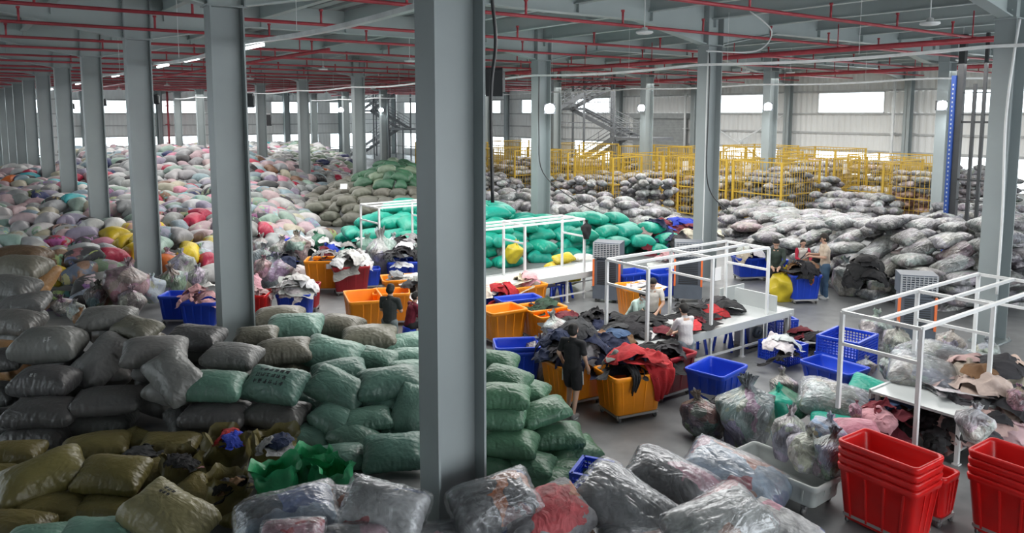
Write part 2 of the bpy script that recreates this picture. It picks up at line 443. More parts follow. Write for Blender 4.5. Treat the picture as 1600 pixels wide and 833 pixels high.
# wall columns, roll door, brace, pipes on the back wall
for k, a in enumerate(WY):
    if 15 < a < Y1:
        c = MB(); c.box(X1-.5, X1-.47, a-.2, a+.2, 0, ZC); c.box(X1-.08, X1-.05, a-.2, a+.2, 0, ZC); c.box(X1-.5, X1-.05, a-.012, a+.012, 0, ZC)
        tag(c.build('wall_column', M['column']), 'grey wall column against the back wall, %s of its row from the front' % ORD[k], 'column', 'columns along the back wall')
for k, x in enumerate([4.5, 11.8, 19.1, 26, 33, 40]):
    c = MB(); c.box(x-.2, x+.2, Y1-.08, Y1-.05, 0, ZC); c.box(x-.2, x+.2, Y1-.5, Y1-.47, 0, ZC); c.box(x-.012, x+.012, Y1-.5, Y1-.05, 0, ZC)
    tag(c.build('wall_column', M['column']), 'grey wall column against the far end wall, %s from its left end' % ORD[k], 'column', 'columns along the end wall')
rd = MB(); y0 = WY[5]+1.0
for i in range(36): rd.box(X1-.02-.03*(i % 2), X1+.06, y0, y0+5.8, .1+i*.13, .1+i*.13+.125)
rd.box(X1-.3, X1+.1, y0-.2, y0+6, 4.78, 5.2)
door = rd.build('door_1', M['rolldoor'], kind='structure')
br = MB(); a = WY[4]
br.tube([(X1-.25, a+.3, 1.0), (X1-.25, a+8, 5.1)], .06, 8); br.tube([(X1-.25, a+.3, 5.1), (X1-.25, a+8, 1.0)], .06, 8); br.cb((X1-.25, a+4.15, 3.05), .05, .5, .5)
tag(br.build('cross_brace', M['white']), 'white steel cross brace over the lit panels of the back wall', 'brace')
for k in (2, 3, 5):
    p = MB(); yy = WY[k]+.9; p.tube([(X1-.3, yy, 0), (X1-.3, yy, 8.3)], .09, 10)
    for z in (1.5, 4, 6.5): p.box(X1-.42, X1-.05, yy-.12, yy+.12, z-.03, z+.03)
    tag(p.build('downpipe', M['white']), 'white rainwater pipe running up the back wall beside its %s column' % ORD[k], 'pipe', 'rainwater pipes')

# ---------------------------------------------------------------- sprinkler pipes
k = 0
for cy in COLY[1:]:
    for dy in (3.15, 6.95):
        y = cy+dy
        if y > 80: continue
        p = MB(); p.tube([(X0+.3, y, 7.42), (X1-.5, y, 7.42)], .042 if y < 40 else .05, 8)
        lab = 'thin red sprinkler pipe under the ceiling, %s across the hall from the front' % (ORD[k] if k < 12 else 'far down')
        o = tag(p.build('sprinkler_pipe', M['redpipe']), lab, 'pipe', 'red sprinkler branch pipes'); k += 1
        if y < 46:
            for i in range(18):
                x = X0+2+i*3.1; q = MB(); q.tube([(x, y, 7.42), (x, y, 7.75)], .03, 6); q.tube([(x, y, 7.75), (x, y, 7.8)], .05, 6)
                q.build('sprinkler_head', M['redpipe'], o)
for i, (x, r) in enumerate(((23.9, .085), (37.5, .085), (10.4, .06))):
    p = MB(); p.tube([(x, 3.2 if i != 2 else 24, 7.27), (x, 86, 7.27)], r, 12)
    o = p.build('sprinkler_main', M['redpipe']); tag(o, ('thick red sprinkler main running the length of the hall over the right side', 'thick red sprinkler main farther back near the back wall', 'red pipe running away over the mixed sack hill')[i], 'pipe')
    for j in range(16):
        q = MB(); yy = 6+j*4.1
        if i == 2 and yy < 26: continue
        q.tube([(x, yy, 7.27), (x, yy, 8.1)], .02, 6); q.lathe([(r+.012, -.04), (r+.012, .04)], 10); q.build('hanger', M['redpipe'], o)
        o.children[-1].data.transform(Matrix())
for i, x in enumerate((20.0, 21.2)):
    pass
# red risers on the far wall
for i, (px_, lab) in enumerate(((256, 'red fire riser pipe by the end wall, left one of two'), (264, 'red fire riser pipe by the end wall, right one of two'))):
    x = 19.75+i*.9; p = MB(); p.tube([(x, Y1-1.2, 0), (x, Y1-1.2, 7.6)], .11, 8)
    for z in (2, 4, 6): p.box(x-.16, x+.16, Y1-1.2, Y1-.5, z-.05, z+.05)
    tag(p.build('fire_riser', M['redpipe']), lab, 'pipe', 'fire risers')

# ---------------------------------------------------------------- light trunking
def trunk(x, y0, y1, z, label, lit, segs):
    e = empty('light_trunking', (x, y0, z), 0, label, 'light', 'white light trunking along the columns')
    t = MB(); n = int((y1-y0)/1.0); pts = []
    for i in range(n+1):
        u = i/n; yy = (y1-y0)*u; ph = ((y0+yy-7.28) % 8.22)/8.22; pts.append((0, yy, -.10*math.sin(math.pi*ph)))
    for a_, b_ in zip(pts[:-1], pts[1:]): t.bar(a_, (b_[0], b_[1]+.01, b_[2]), .11, .07)
    t.build('tray', M['galv'], e)
    for s0 in segs:
        l = MB(); s = s0-y0; l.bar((0, s, -.12), (0, s+1.2, -.12), .06, .05); l.build('led_tube', M['led'], e)
    for j in range(int((y1-y0)/4)):
        h = MB(); yy = 1+j*4; h.tube([(0, yy, 0), (0, yy, 1.45)], .006, 4); h.build('suspension_wire', M['galv'], e)
trunk(4.98, 7.8, 80, 6.6, 'white light trunking with lit tubes along the nearest column row', True, [14.5, 16.4, 19, 22, 26, 29, 33, 38, 43, 48, 54, 60])
trunk(18.65, 5.5, 80, 6.66, 'bright white trunking strung past the middle column row', False, [])
trunk(32.6, 9.0, 80, 6.62, 'white trunking strung past the far column row', False, [40, 46, 52])

# flood lamps on the columns
def flood(x, y, z, label, e_w=120):
    e = empty('flood_lamp', (x, y, z), REL, label, 'lamp', 'lit flood lamps on the columns')
    b = MB(); b.box(-.21, .21, .02, .14, -.19, .19); b.box(-.2, .2, .05, .08, -.16, -.13); b.bar((0, .12, 0), (0, .3, .12), .04); b.build('housing', M['dark'], e)
    g = MB(); g.lathe([(0, -.0), (.13, -.012), (.19, 0)], 16); o = g.build('lamp_face', M['flood'], e); o.rotation_euler = (rad(97), 0, 0)
    l = bpy.data.lights.new('flood_light', 'SPOT'); l.energy = e_w; l.spot_size = rad(150); l.shadow_soft_size = .15; l.color = (.92, .97, 1)
    lo = bpy.data.objects.new('flood_light', l); COL.objects.link(lo); lo.parent = e; lo.location = (0, -.1, -.02); lo.rotation_euler = (rad(62), 0, 0)
for (px_, py_, b, lab) in ((858, 170, 19.1, 'lit flood lamp on the middle-row column behind the teal sacks'), (1000, 169, 32.4, 'lit flood lamp on the column in front of the roll door'),
        (1195, 167, 32.4, 'lit flood lamp on the column left of the bright window strip'), (1462, 165, 32.4, 'lit flood lamp beside the blue rack uprights'), (535, 172, 26.5, 'small lit flood lamp far off above the grey-green sacks'), (597, 172, 33, 'small lit flood lamp far off beside the stair flights')):
    u = (px_-CX)/FPX; v = -(py_-CY)/FPX; dd = FW+u*RT+v*UP; t = (b-.0)/dd.x
    flood(dd.x*t-.3, dd.y*t-.4, CAM_H+dd.z*t, lab)

# hanging lamps (unlit discs on drop rods)
for i, (px_, py_) in enumerate(((1007, 50), (505, 108), (1503, 93), (1453, 36), (391, 123), (261, 133), (186, 139), (944, 124), (1059, 140), (583, 138), (1235, 113), (457, 147), (510, 145), (640, 95), (1165, 112))):
    x, y = at(px_, py_, 7.15)
    if y > 84 or x > 46: continue
    e = empty('pendant_lamp', (x, y, 7.15), 0, 'white disc lamp hanging on a thin rod, %s of the hanging lamps by size' % (ORD[min(i, 11)]), 'lamp', 'hanging disc lamps')
    b = MB(); b.lathe([(.02, .12), (.07, .1), (.08, .03), (.2, .02), (.21, -.02), (.17, -.045), (0, -.05)], 14); b.build('lamp_shade', M['white'], e)
    r = MB(); r.tube([(0, 0, .1), (0, 0, 1.25)], .012, 5); r.build('rod', M['white'], e)

# wall fans / heaters hung on the columns
def panelbox(px_, py_, b, lab, s=1.0, rz=0):
    u = (px_-CX)/FPX; v = -(py_-CY)/FPX; dd = FW+u*RT+v*UP; t = b/dd.x
    e = empty('hanging_speaker', (dd.x*t, dd.y*t, CAM_H+dd.z*t), REL+rz, lab, 'speaker', 'black boxes hung beside the columns')
    m_ = MB(); T = Matrix.Rotation(rad(20), 4, 'X'); m_.box(-.26*s, .26*s, -.12*s, .12*s, -.42*s, .42*s, 0, T); m_.box(-.2*s, .2*s, -.14*s, -.12*s, -.36*s, .36*s, 0, T); m_.build('housing', M['dark'], e)
    k_ = MB(); k_.bar((-.3*s, 0, .3*s), (-.3*s, 0, -.3*s), .03); k_.bar((-.3*s, 0, .3*s), (.3*s, 0, .3*s), .03); k_.bar((.3*s, 0, .3*s), (.3*s, 0, -.3*s), .03); k_.bar((-.3*s, 0, 0), (-.55*s, .1, 0), .04); k_.build('bracket', M['steel'], e)
panelbox(772, 128, 5.75, 'black box hung close beside the nearest tall column', .42)
panelbox(390, 157, 5.1, 'black tilted box beside the second column of the near row', .33)
panelbox(243, 155, 5.1, 'black tilted box beside the third column of the near row', .33)
panelbox(162, 160, 5.1, 'small black box beside the fourth column of the near row', .33)
panelbox(113, 166, 5.1, 'tiny black box beside the fifth column of the near row', .33)
panelbox(418, 187, 26, 'black box mounted high near the end wall', 1.4)

# cables down the columns
def cable(pts, r, mat, lab):
    P = [Vector(p) for p in pts]; out = []
    for i in range(len(P)-1):
        a_, b_ = P[max(i-1, 0)], P[i]; c_, d_ = P[i+1], P[min(i+2, len(P)-1)]
        for q in range(6):
            t = q/6; out.append(.5*((2*b_)+(c_-a_)*t+(2*a_-5*b_+4*c_-d_)*t*t+(3*b_-a_-3*c_+d_)*t**3))
    out.append(P[-1]); m_ = MB(); m_.tube(out, r, 6); tag(m_.build('cable', M[mat]), lab, 'cable')
cable([(4.95, 7.0, 8.2), (4.93, 7.02, 6.8), (4.99, 7.0, 6.0), (4.94, 7.02, 5.4), (4.96, 7.02, 4.2)], .02, 'dark', 'black cable down the right edge of the nearest tall column')
cable([(18.74, 15.25, 7.0), (18.72, 15.2, 6.6), (18.74, 15.22, 5), (18.72, 15.2, 3.4), (18.9, 15.1, 2.7), (19.0, 14.6, 2.3)], .02, 'dark', 'black cable sagging from the middle-row column to the worktable')
cable([(18.76, 15.3, 7.1), (18.72, 15.28, 6), (18.73, 15.28, 3), (18.72, 15.28, .3)], .018, 'white', 'white cable straight down the middle-row column with the black cable')
cable([(18.74, 23.4, 6.7), (18.74, 23.4, 4.5), (18.8, 23.2, 2.9), (19.4, 22.0, 1.9), (19.8, 21.2, 1.5)], .022, 'dark', 'black cable leaving the column behind the teal sacks')
cable([(18.74, 7.0, 7.2), (18.7, 7.05, 6.4), (18.66, 7.1, 5), (18.7, 7.05, 3), (18.7, 7.05, 1.2)], .03, 'white', 'white conduit leaning down the right-hand column')
cable([(17.6, 13.0, 7.9), (18.3, 12.8, 7.4), (18.2, 13.2, 6.9), (16.6, 13.6, 6.85)], .02, 'white', 'white loop of cable hanging under the ceiling')
# ---------------------------------------------------------------- stairs by the back wall
def pt(px_, py_, X):
    u = (px_-CX)/FPX; v = -(py_-CY)/FPX; dd = FW+u*RT+v*UP; t = X/dd.x
    return Vector((dd.x*t, dd.y*t, CAM_H+dd.z*t))
def stair(X, ya, za, yb, zb, wd, e, nm='flight'):
    s = MB()
    for x in (X, X+wd):
        s.add([(x-.03, ya, za-.3), (x+.03, ya, za-.3), (x+.03, ya, za+.05), (x-.03, ya, za+.05), (x-.03, yb, zb-.3), (x+.03, yb, zb-.3), (x+.03, yb, zb+.05), (x-.03, yb, zb+.05)],
              [(0,1,2,3),(7,6,5,4),(0,4,5,1),(3,2,6,7),(1,5,6,2),(0,3,7,4)])
    n = max(3, int(abs(zb-za)/.19))
    for i in range(n):
        t = (i+.5)/n; y = ya+(yb-ya)*t; z = za+(zb-za)*t; s.box(X, X+wd, y-.13, y+.13, z-.06, z-.02)
    s.build(nm, M['darksteel'], e)
    r = MB()
    for x in (X, X+wd):
        for h in (.35, .65, 1.0): r.tube([(x, ya, za+h), (x, yb, zb+h)], .025, 5)
        for i in range(6): t = i/5; r.tube([(x, ya+(yb-ya)*t, za+(zb-za)*t), (x, ya+(yb-ya)*t, za+(zb-za)*t+1)], .02, 5)
    r.build('handrail', M['darksteel'], e)
def landing(X, y0, y1, z, wd, e):
    s = MB(); s.box(X, X+wd, y0, y1, z-.2, z); s.build('landing', M['darksteel'], e)
    r = MB()
    for h in (.35, .65, 1.0): r.tube([(X, y0, z+h), (X, y1, z+h)], .025, 5)
    for i in range(5): y = y0+(y1-y0)*i/4; r.tube([(X, y, z), (X, y, z+1)], .022, 5)
    for y in (y0+.1, y1-.1):
        r.tube([(X+.1, y, 0), (X+.1, y, z)], .07, 8)
    r.build('railing', M['darksteel'], e)
def stairs(XS, pts, lab):
    e = empty('steel_staircase', (XS, 50, 0), 0, lab, 'stairs', 'steel staircases by the back wall')
    P = [pt(px_, py_, XS) for px_, py_ in pts]
    (a, b, c, d) = P
    a_y = b.y+(a.y-b.y)*b.z/max(.5, b.z-a.z)
    stair(XS, a_y, 0.0, b.y, b.z, 1.3, e); stair(XS+1.4, b.y, b.z, c.y, c.z, 1.3, e); stair(XS, c.y, c.z, d.y, d.z, 1.3, e)
    landing(XS, b.y-3.2, b.y, b.z, 2.7, e); landing(XS, c.y, c.y+1.5, c.z, 2.7, e)
    t = MB()
    for y in (c.y+1.4, b.y-.1, (b.y+c.y)/2):
        for x in (XS-.05, XS+2.75): t.box(x-.06, x+.06, y-.06, y+.06, 0, 8.2)
    for z in (1.5, 3, 4.5, 6, 7.4): t.bar((XS-.05, c.y+1.4, z), (XS-.05, b.y, z), .05)
    t.build('tower_frame', M['darksteel'], e)
    for ch in e.children: ch.location = (-XS, -50, 0)
stairs(38.5, ((888, 258), (958, 214), (872, 168), (925, 138)), 'dark steel zigzag staircase behind the yellow cages, right of the nearest flood lamp')
stairs(40.0, ((566, 228), (607, 200), (563, 172), (600, 146)), 'distant steel staircase seen between the far columns left of the nearest column')

# ---------------------------------------------------------------- lift frame with blue uprights
e = empty('goods_lift_mast', (26.5, 10.5, 0), 0, 'tall open goods lift frame with punched blue uprights by the wrapped packs', 'lift')
lx, ly = 27.5, 0
A_ = pt(1487, 200, 28.5); B_ = pt(1562, 200, 28.5)
for k_, (P_, wd) in enumerate(((A_, 1), (B_, 1))):
    u_ = MB(); u_.box(P_.x-.08, P_.x+.08, P_.y-.07, P_.y+.07, 0, 6.5)
    for i in range(40): u_.box(P_.x-.085, P_.x-.08, P_.y-.02, P_.y+.02, .3+i*.15, .36+i*.15, 1)
    o = u_.build('blue_upright', [M['rackblue'], M['steel']], e); o.location = (-26.5, -10.5, 0)
g_ = MB()
for t in (.12, .42, .62, .9):
    y = A_.y+(B_.y-A_.y)*t; w_ = .10 if t in (.12, .9) else .05
    g_.box(A_.x-w_+.1, A_.x+w_+.1, y-w_, y+w_, 0, 7.9 if t != .42 else 6.2)
for z in (2.2, 2.9, 4.9, 5.15, 5.9, 6.9): g_.bar((A_.x+.1, A_.y, z), (A_.x+.1, B_.y, z), .07 if z in (2.9, 4.9) else .035)
o = g_.build('lift_frame', M['dark'], e); o.location = (-26.5, -10.5, 0)

# ---------------------------------------------------------------- yellow wire-mesh storage cages
def cage(x, y, wd, dp, h, label, sign=False, sides='flrb', top=False):
    e = empty('storage_cage', (x, y, 0), 0, label, 'cage', 'yellow wire-mesh storage cages')
    fr = MB()
    for sx in (0, wd):
        for sy in (0, dp):
            p_ = MB(); p_.box(sx-.045, sx+.045, sy-.045, sy+.045, 0, h); p_.build('post', M['yellow'], e)
    for z in (.15, h/2, h-.03):
        for s_ in sides:
            a_, b_ = {'f': ((0, 0), (wd, 0)), 'b': ((0, dp), (wd, dp)), 'l': ((0, 0), (0, dp)), 'r': ((wd, 0), (wd, dp))}[s_]
            fr.bar((*a_, z), (*b_, z), .045)
    fr.build('rail', M['yellow'], e)
    for s_ in sides:
        ms = MB(); L_ = wd if s_ in 'fb' else dp; n_ = int(L_/.2)
        for i in range(1, n_):
            q = L_*i/n_
            p_ = {'f': (q, 0), 'b': (q, dp), 'l': (0, q), 'r': (wd, q)}[s_]
            ms.box(p_[0]-.009, p_[0]+.009, p_[1]-.009, p_[1]+.009, .1, h)
        for i in range(1, int(h/.5)):
            a_, b_ = {'f': ((0, 0), (wd, 0)), 'b': ((0, dp), (wd, dp)), 'l': ((0, 0), (0, dp)), 'r': ((wd, 0), (wd, dp))}[s_]
            ms.bar((*a_, i*.5), (*b_, i*.5), .02)
        ms.build('mesh_panel', M['yellow'], e)
    if sign:
        s_ = MB(); s_.box(wd*.45, wd*.45+.42, -.07, -.05, h*.72, h*.72+.5); s_.build('sign_sheet', M['paper'], e)
ci = 0
CAGES = []
for (x, y, wd, dp, h) in [(30.3, 20.4, 3.0, 2.6, 3.0), (30.3, 23.4, 3.0, 3.0, 3.0), (30.4, 27.5, 3.2, 3.0, 3.0), (28.2, 29.0, 2.1, 3.0, 2.9), (28.2, 32.6, 3.4, 3.2, 3.0), (27.4, 36.5, 3.6, 3.4, 3.0), (27.6, 41, 3.6, 3.4, 3.0), (28.4, 46.5, 4, 3.6, 3.1),
        (35.2, 18.0, 3.0, 2.8, 3.0), (35.2, 21.2, 3.0, 3.0, 3.0), (35.4, 24.6, 3.0, 3.2, 3.1), (35.6, 28.6, 3.2, 3.2, 3.2), (35.6, 32.8, 3.2, 3.2, 3.1), (33.8, 15.4, 1.6, 2.2, 3.0),
        (39.6, 19.6, 3.2, 3.0, 3.0), (39.8, 23.5, 3.2, 3.2, 3.2), (40.0, 28, 3.2, 3.2, 3.2), (34.3, 38.5, 3.6, 3.6, 3.1), (34.3, 45, 3.6, 3.6, 3.1), (33, 54, 4, 4, 3.1)]:
    px_, py_, _w = pr(x, y, 1.5)
    row_ = 'front' if x < 33 else ('second' if x < 38 else 'rearmost')
    where = ('left of the nearest column' if px_ < 650 else 'behind the teal sacks' if px_ < 860 else 'below the staircase' if px_ < 1000 else 'near the roll door' if px_ < 1100 else 'beside the cross brace' if px_ < 1200 else 'under the wide window strip' if px_ < 1400 else 'near the blue lift uprights')
    cage(x, y, wd, dp, h, 'yellow mesh cage, %s row, %s, standing %s' % (row_, where, ('nearest', 'second nearest', 'third', 'fourth', 'fifth', 'sixth', 'seventh', 'eighth')[ci % 8]), sign=ci in (1, 5, 9, 11, 2), sides='flrb')
    CAGES.append((x, y, wd, dp, h)); ci += 1

# ---------------------------------------------------------------- worktables with their overhead frames
def worktable(x0, x1, y0, y1, nb, label, tx0=None, tx1=None, legs=(), endboard=False, z=.78, zt=2.26):
    e = empty('sorting_table', ((x0+x1)/2, (y0+y1)/2, 0), 0, label, 'table', 'white sorting tables under overhead frames')
    ox, oy = (x0+x1)/2, (y0+y1)/2
    def L_(mb, nm, mat): o = mb.build(nm, mat, e); o.location = (-ox, -oy, 0); return o
    tx0 = x0-.1 if tx0 is None else tx0; tx1 = x1+.1 if tx1 is None else tx1
    t = MB(); t.box(tx0, tx1, y0-.12, y1+.1, z-.04, z); t.box(tx0, tx1, y0-.14, y0-.1, z-.14, z+.02); t.box(tx0, tx1, y1+.08, y1+.12, z-.14, z+.02); t.box(tx1-.03, tx1, y0-.12, y1+.1, z-.14, z+.01)
    L_(t, 'tabletop', M['whitetop'])
    n = max(2, int((tx1-tx0)/1.6))
    for i in range(n+1):
        for y in (y0-.05, y1+.03):
            x = tx0+.12+(tx1-tx0-.24)*i/n; g = MB(); g.box(x-.03, x+.03, y-.03, y+.03, 0, z-.05); g.box(x-.05, x+.05, y-.05, y+.05, 0, .02); L_(g, 'leg', M['white'])
    lr = MB()
    for y in (y0-.05, y1+.03): lr.bar((tx0+.1, y, .22), (tx1-.1, y, .22), .04)
    L_(lr, 'lower_rail', M['white'])
    for i in range(nb+1):
        x = x0+(x1-x0)*i/nb
        for y in (y0, y1): p_ = MB(); p_.box(x-.028, x+.028, y-.028, y+.028, .02 if y == y0 else z, zt); L_(p_, 'frame_post', M['white'])
        c = MB(); c.bar((x, y0, zt), (x, y1, zt), .05); c.bar((x, y0, zt-.48), (x, y1, zt-.48), .045); L_(c, 'cross_rail', M['white'])
    r = MB()
    for y in (y0, (y0+y1)/2, y1): r.bar((x0, y, zt+.01), (x1, y, zt+.01), .05)
    L_(r, 'top_rail', M['white'])
    if endboard: b = MB(); b.box(tx1-.5, tx1-.46, y0, y1, z, z+.36); b.box(tx1-.9, tx1, y1+.1, y1+.13, z, z+.36); L_(b, 'end_board', M['whitetop'])
    return e
worktable(10.67, 14.46, 9.98, 11.1, 2, 'white sorting table where two women in white tops work', 10.2, 15.3, endboard=True)
worktable(10.65, 15.2, 4.9, 6.05, 2, 'white sorting table at right beside the red bin stacks', 11.75, 15.3)
worktable(10.1, 14.3, 15.8, 16.75, 2, 'white sorting table in front of the teal sacks with a yellow bag on it', 9.6, 15.7)
worktable(10.8, 14.6, 21.4, 22.7, 2, 'farther white sorting table half hidden by the nearest column')

# ---------------------------------------------------------------- bins and crates
def tub_mesh(L_, W_, H_, taper=.82, rim=.035, ribs=4, th=.018):
    """open tapered tub: outer wall, rolled rim, inner wall, floor"""
    mb = MB()
    def ring(l, w, z, r=.07, n=4):
        out = []
        for cx, cy, a0 in ((l/2-r, w/2-r, 0), (-l/2+r, w/2-r, 90), (-l/2+r, -w/2+r, 180), (l/2-r, -w/2+r, 270)):
            for k_ in range(n+1):
                a = rad(a0+90*k_/n); out.append((cx+r*math.cos(a), cy+r*math.sin(a), z))
        return out
    rings = [ring(L_*taper, W_*taper, .0), ring(L_*(taper+.02), W_*(taper+.02), .02), ring(L_*.965, W_*.965, H_-.09), ring(L_, W_, H_-.085), ring(L_+.02, W_+.02, H_-.02), ring(L_+.01, W_+.01, H_),
             ring(L_-.04, W_-.04, H_), ring(L_-.06, W_-.06, H_-.05), ring(L_*taper-.04, W_*taper-.04, .05)]
    n = len(rings[0]); vs = [p for r_ in rings for p in r_]; fs = []
    for i in range(len(rings)-1):
        for k_ in range(n): k2 = (k_+1) % n; fs.append((i*n+k_, i*n+k2, (i+1)*n+k2, (i+1)*n+k_))
    fs.append(tuple(range(n))[::-1]); fs.append(tuple((len(rings)-1)*n+k_ for k_ in range(n)))
    mb.add(vs, fs, 0, True)
    for i in range(ribs):
        u = (i+.5)/ribs-.5
        for s_ in (-1, 1):
            z0, z1 = .04, H_-.09; a_ = (u*L_*taper, s_*(W_*taper/2+.004), z0); b_ = (u*L_*.96, s_*(W_*.965/2+.004), z1); mb.bar(a_, b_, .025, .018)
            if i < ribs-1: mb.bar((s_*(L_*taper/2+.004), u*W_*taper*.9, z0), (s_*(L_*.965/2+.004), u*W_*.9, z1), .018, .025)
    return mb
def shade_auto(o, a=35):
    pass
TUB = {}
BINS = {}
def bin_(x, y, rz, mat, label, L_=1.0, W_=.72, H_=.62, base=.13, stack=0, cat='bin', group='wheeled plastic bins'):
    key = (mat, L_, W_, H_); BINS[label] = (x, y, base+H_)
    e = empty('wheeled_bin', (x, y, 0), rz, label, cat, group)
    if key not in TUB:
        me = tub_mesh(L_, W_, H_).mesh('tub'); me.materials.append(M[mat]); TUB[key] = me
        d_ = MB(); l, w_ = L_*.8, W_*.8
        for s_ in (-1, 1): d_.bar((-l/2, s_*w_/2, .11), (l/2, s_*w_/2, .11), .04); d_.bar((s_*l/2, -w_/2, .11), (s_*l/2, w_/2, .11), .04)
        dm = d_.mesh('dolly'); dm.materials.append(M['steel'])
        c_ = MB(); c_.lathe([(0, -.02), (.045, -.02), (.045, .02), (0, .02)], 12); c_.box(-.03, .03, -.03, .03, .04, .06)
        TUB[key, 'd'] = dm
        cm = MB(); cm.box(-.03, -.02, -.02, .02, .04, .1); cm.box(.02, .03, -.02, .02, .04, .1); cm.box(-.03, .03, -.02, .02, .09, .1)
        cmm = cm.mesh('caster'); cmm.materials.append(M['steel']); wm_ = MB(); wm_.tube([(-.018, 0, .045), (.018, 0, .045)], .044, 12); wmm = wm_.mesh('wheel'); wmm.materials.append(M['rubber']); TUB[key, 'w'] = wmm; TUB[key, 'c'] = cmm
    link('tub', TUB[key], e, (0, 0, base)); link('dolly', TUB[key, 'd'], e, (0, 0, 0))
    for sx in (-1, 1):
        for sy in (-1, 1): cs_ = link('caster', TUB[key, 'c'], e, (sx*L_*.36, sy*W_*.36, 0)); link('wheel', TUB[key, 'w'], cs_)
    for k_ in range(stack):
        t = link('wheeled_bin', TUB[key], None, (x, y, base+.1*(k_+1)+.0), rz)
        tag(t, label.replace('bottom bin of the', '%s bin from the bottom of the' % ORD[k_+1]), cat, group)
    return e
bin_(9.32, 9.12, rad(-12), 'orange', 'orange bin nearest the camera with a red jacket over its rim', 1.0, .75, .68)
bin_(8.95, 10.15, rad(-8), 'orange', 'orange bin heaped with dark clothes beside the man in black shorts', 1.0, .75, .68)
bin_(10.55, 9.45, rad(0), 'darkred', 'dark red bin between the nearest orange bin and the bright blue bin', 1.0, .8, .68)
bin_(10.66, 8.32, rad(10), 'blue', 'empty bright blue bin at the end of the bin cluster', .92, .74, .68)
bin_(10.0, 10.45, rad(-20), 'orange', 'orange bin under the edge of the white table', .9, .6, .62)
x, y = at(807, 535, .85); bin_(x, y, rad(-30), 'blue', 'bottom bin of the two nested blue bins right of the nearest column', .85, .68, .62, stack=1)
x, y = at(800, 478, .8); bin_(x-.25, y+.05, rad(-5), 'orange', 'empty orange bin just right of the nearest column', .95, .75, .66)
x, y = at(846, 474, .8); bin_(x, y, rad(-8), 'orange', 'orange bin half full of dark green clothes', 1.0, .75, .62)
x, y = at(845, 492, .55); bin_(x+.05, y-.35, rad(-8), 'orange', 'orange bin almost hidden behind the grey clothes bags', .95, .6, .55)
x, y = at(828, 466, .7); bin_(x-.1, y+.35, rad(-12), 'blue', 'low blue bin between two orange bins', 1.1, .55, .55)
x, y = at(800, 455, .7); bin_(x, y+.75, rad(-12), 'blue', 'blue bin farther back by the far side of the orange bins', 1.0, .5, .55)
x, y = at(820, 440, .8); bin_(x, y, rad(-4), 'orange', 'orange bin with pale clothes in front of the middle table', 1.05, .7, .62)
bin_(7.83, 16.4, rad(72), 'orange', 'large empty orange bin left of the couple at work', 1.25, .82, .78)
x, y = at(603, 462, .72); bin_(x+.15, y-.0, rad(-28), 'orange', 'orange bin behind the man in the dark tee', .9, .7, .7)
x, y = at(628, 432, .8); bin_(x, y, rad(-22), 'orange', 'orange bin with white clothes near the seated worker in red', 1.1, .85, .66)
x, y = at(505, 412, .8); bin_(x, y, rad(-32), 'orange', 'orange bin with a white label beside the dark red bin', 1.0, .8, .82)
x, y = at(543, 418, .8); bin_(x+.15, y+.1, rad(-22), 'darkred', 'dark red bin heaped with white sheeting', 1.05, .7, .72)
x, y = at(462, 458, .72); bin_(x, y, rad(-36), 'blue', 'blue bin heaped with white clothes, standing alone in the aisle', .85, .65, .62)
x, y = at(480, 455, .7); bin_(x+.3, y+.7, rad(-36), 'darkred', 'dark red bin hidden behind the lone blue bin', .6, .5, .6)
x, y = at(402, 458, .8); bin_(x-.2, y, rad(-36), 'red', 'red bin with pink bags right of the second column', 1.0, .75, .72)
x, y = at(283, 462, .7); bin_(x, y+.15, rad(-36), 'blue', 'blue bin left of the second column, rear of two', .85, .65, .6)
x, y = at(315, 470, .7); bin_(x, y, rad(-36), 'blue', 'blue bin left of the second column, front of two', .85, .65, .6)
x, y = at(628, 405, .8); bin_(x, y, rad(-22), 'blue', 'blue bin behind the pale blue bundle', .95, .7, .66)
x, y = at(660, 405, .8); bin_(x, y, rad(-22), 'blue', 'blue bin half behind the nearest column', .95, .7, .66)
x, y = at(575, 420, .6); bin_(x, y, rad(-22), 'blue', 'blue bin hidden behind the pale blue bundle', .7, .5, .5)
x, y = at(1000, 447, .85); bin_(x, y, rad(-20), 'orange', 'orange bin lined with white behind the woman in pale green', 1.05, .8, .75)
x, y = at(1000, 425, .8); bin_(x-.1, y+.3, rad(-10), 'blue', 'blue bin behind the white-lined orange bin', 1.0, .7, .66)
x, y = at(1045, 425, .8); bin_(x, y+.2, rad(-10), 'blue', 'blue bin between the two air coolers', .9, .7, .66)
x, y = at(1253, 428, .78); bin_(x, y, rad(-30), 'blue', 'blue bin heaped with brown and black clothes by the three workers', .85, .7, .68)
x, y = at(1172, 398, .78); bin_(x, y, rad(-30), 'blue', 'blue bin behind the worker in dark green', 1.0, .7, .6)
x, y = at(1198, 402, .78); bin_(x+.3, y-.1, rad(-30), 'blue', 'narrow blue bin beside the worker in dark green', .6, .6, .6)
bin_(9.27, 4.56, rad(88), 'red', 'bottom bin of the left red stack', 1.02, .64, .72, base=.05, stack=3, group='nested red bins')
bin_(10.30, 3.45, rad(88), 'red', 'bottom bin of the right red stack', 1.02, .64, .72, base=.05, stack=3, group='nested red bins')
bin_(9.98, 4.35, rad(88), 'red', 'single red bin in the gap between the two red stacks', .5, .4, .55)

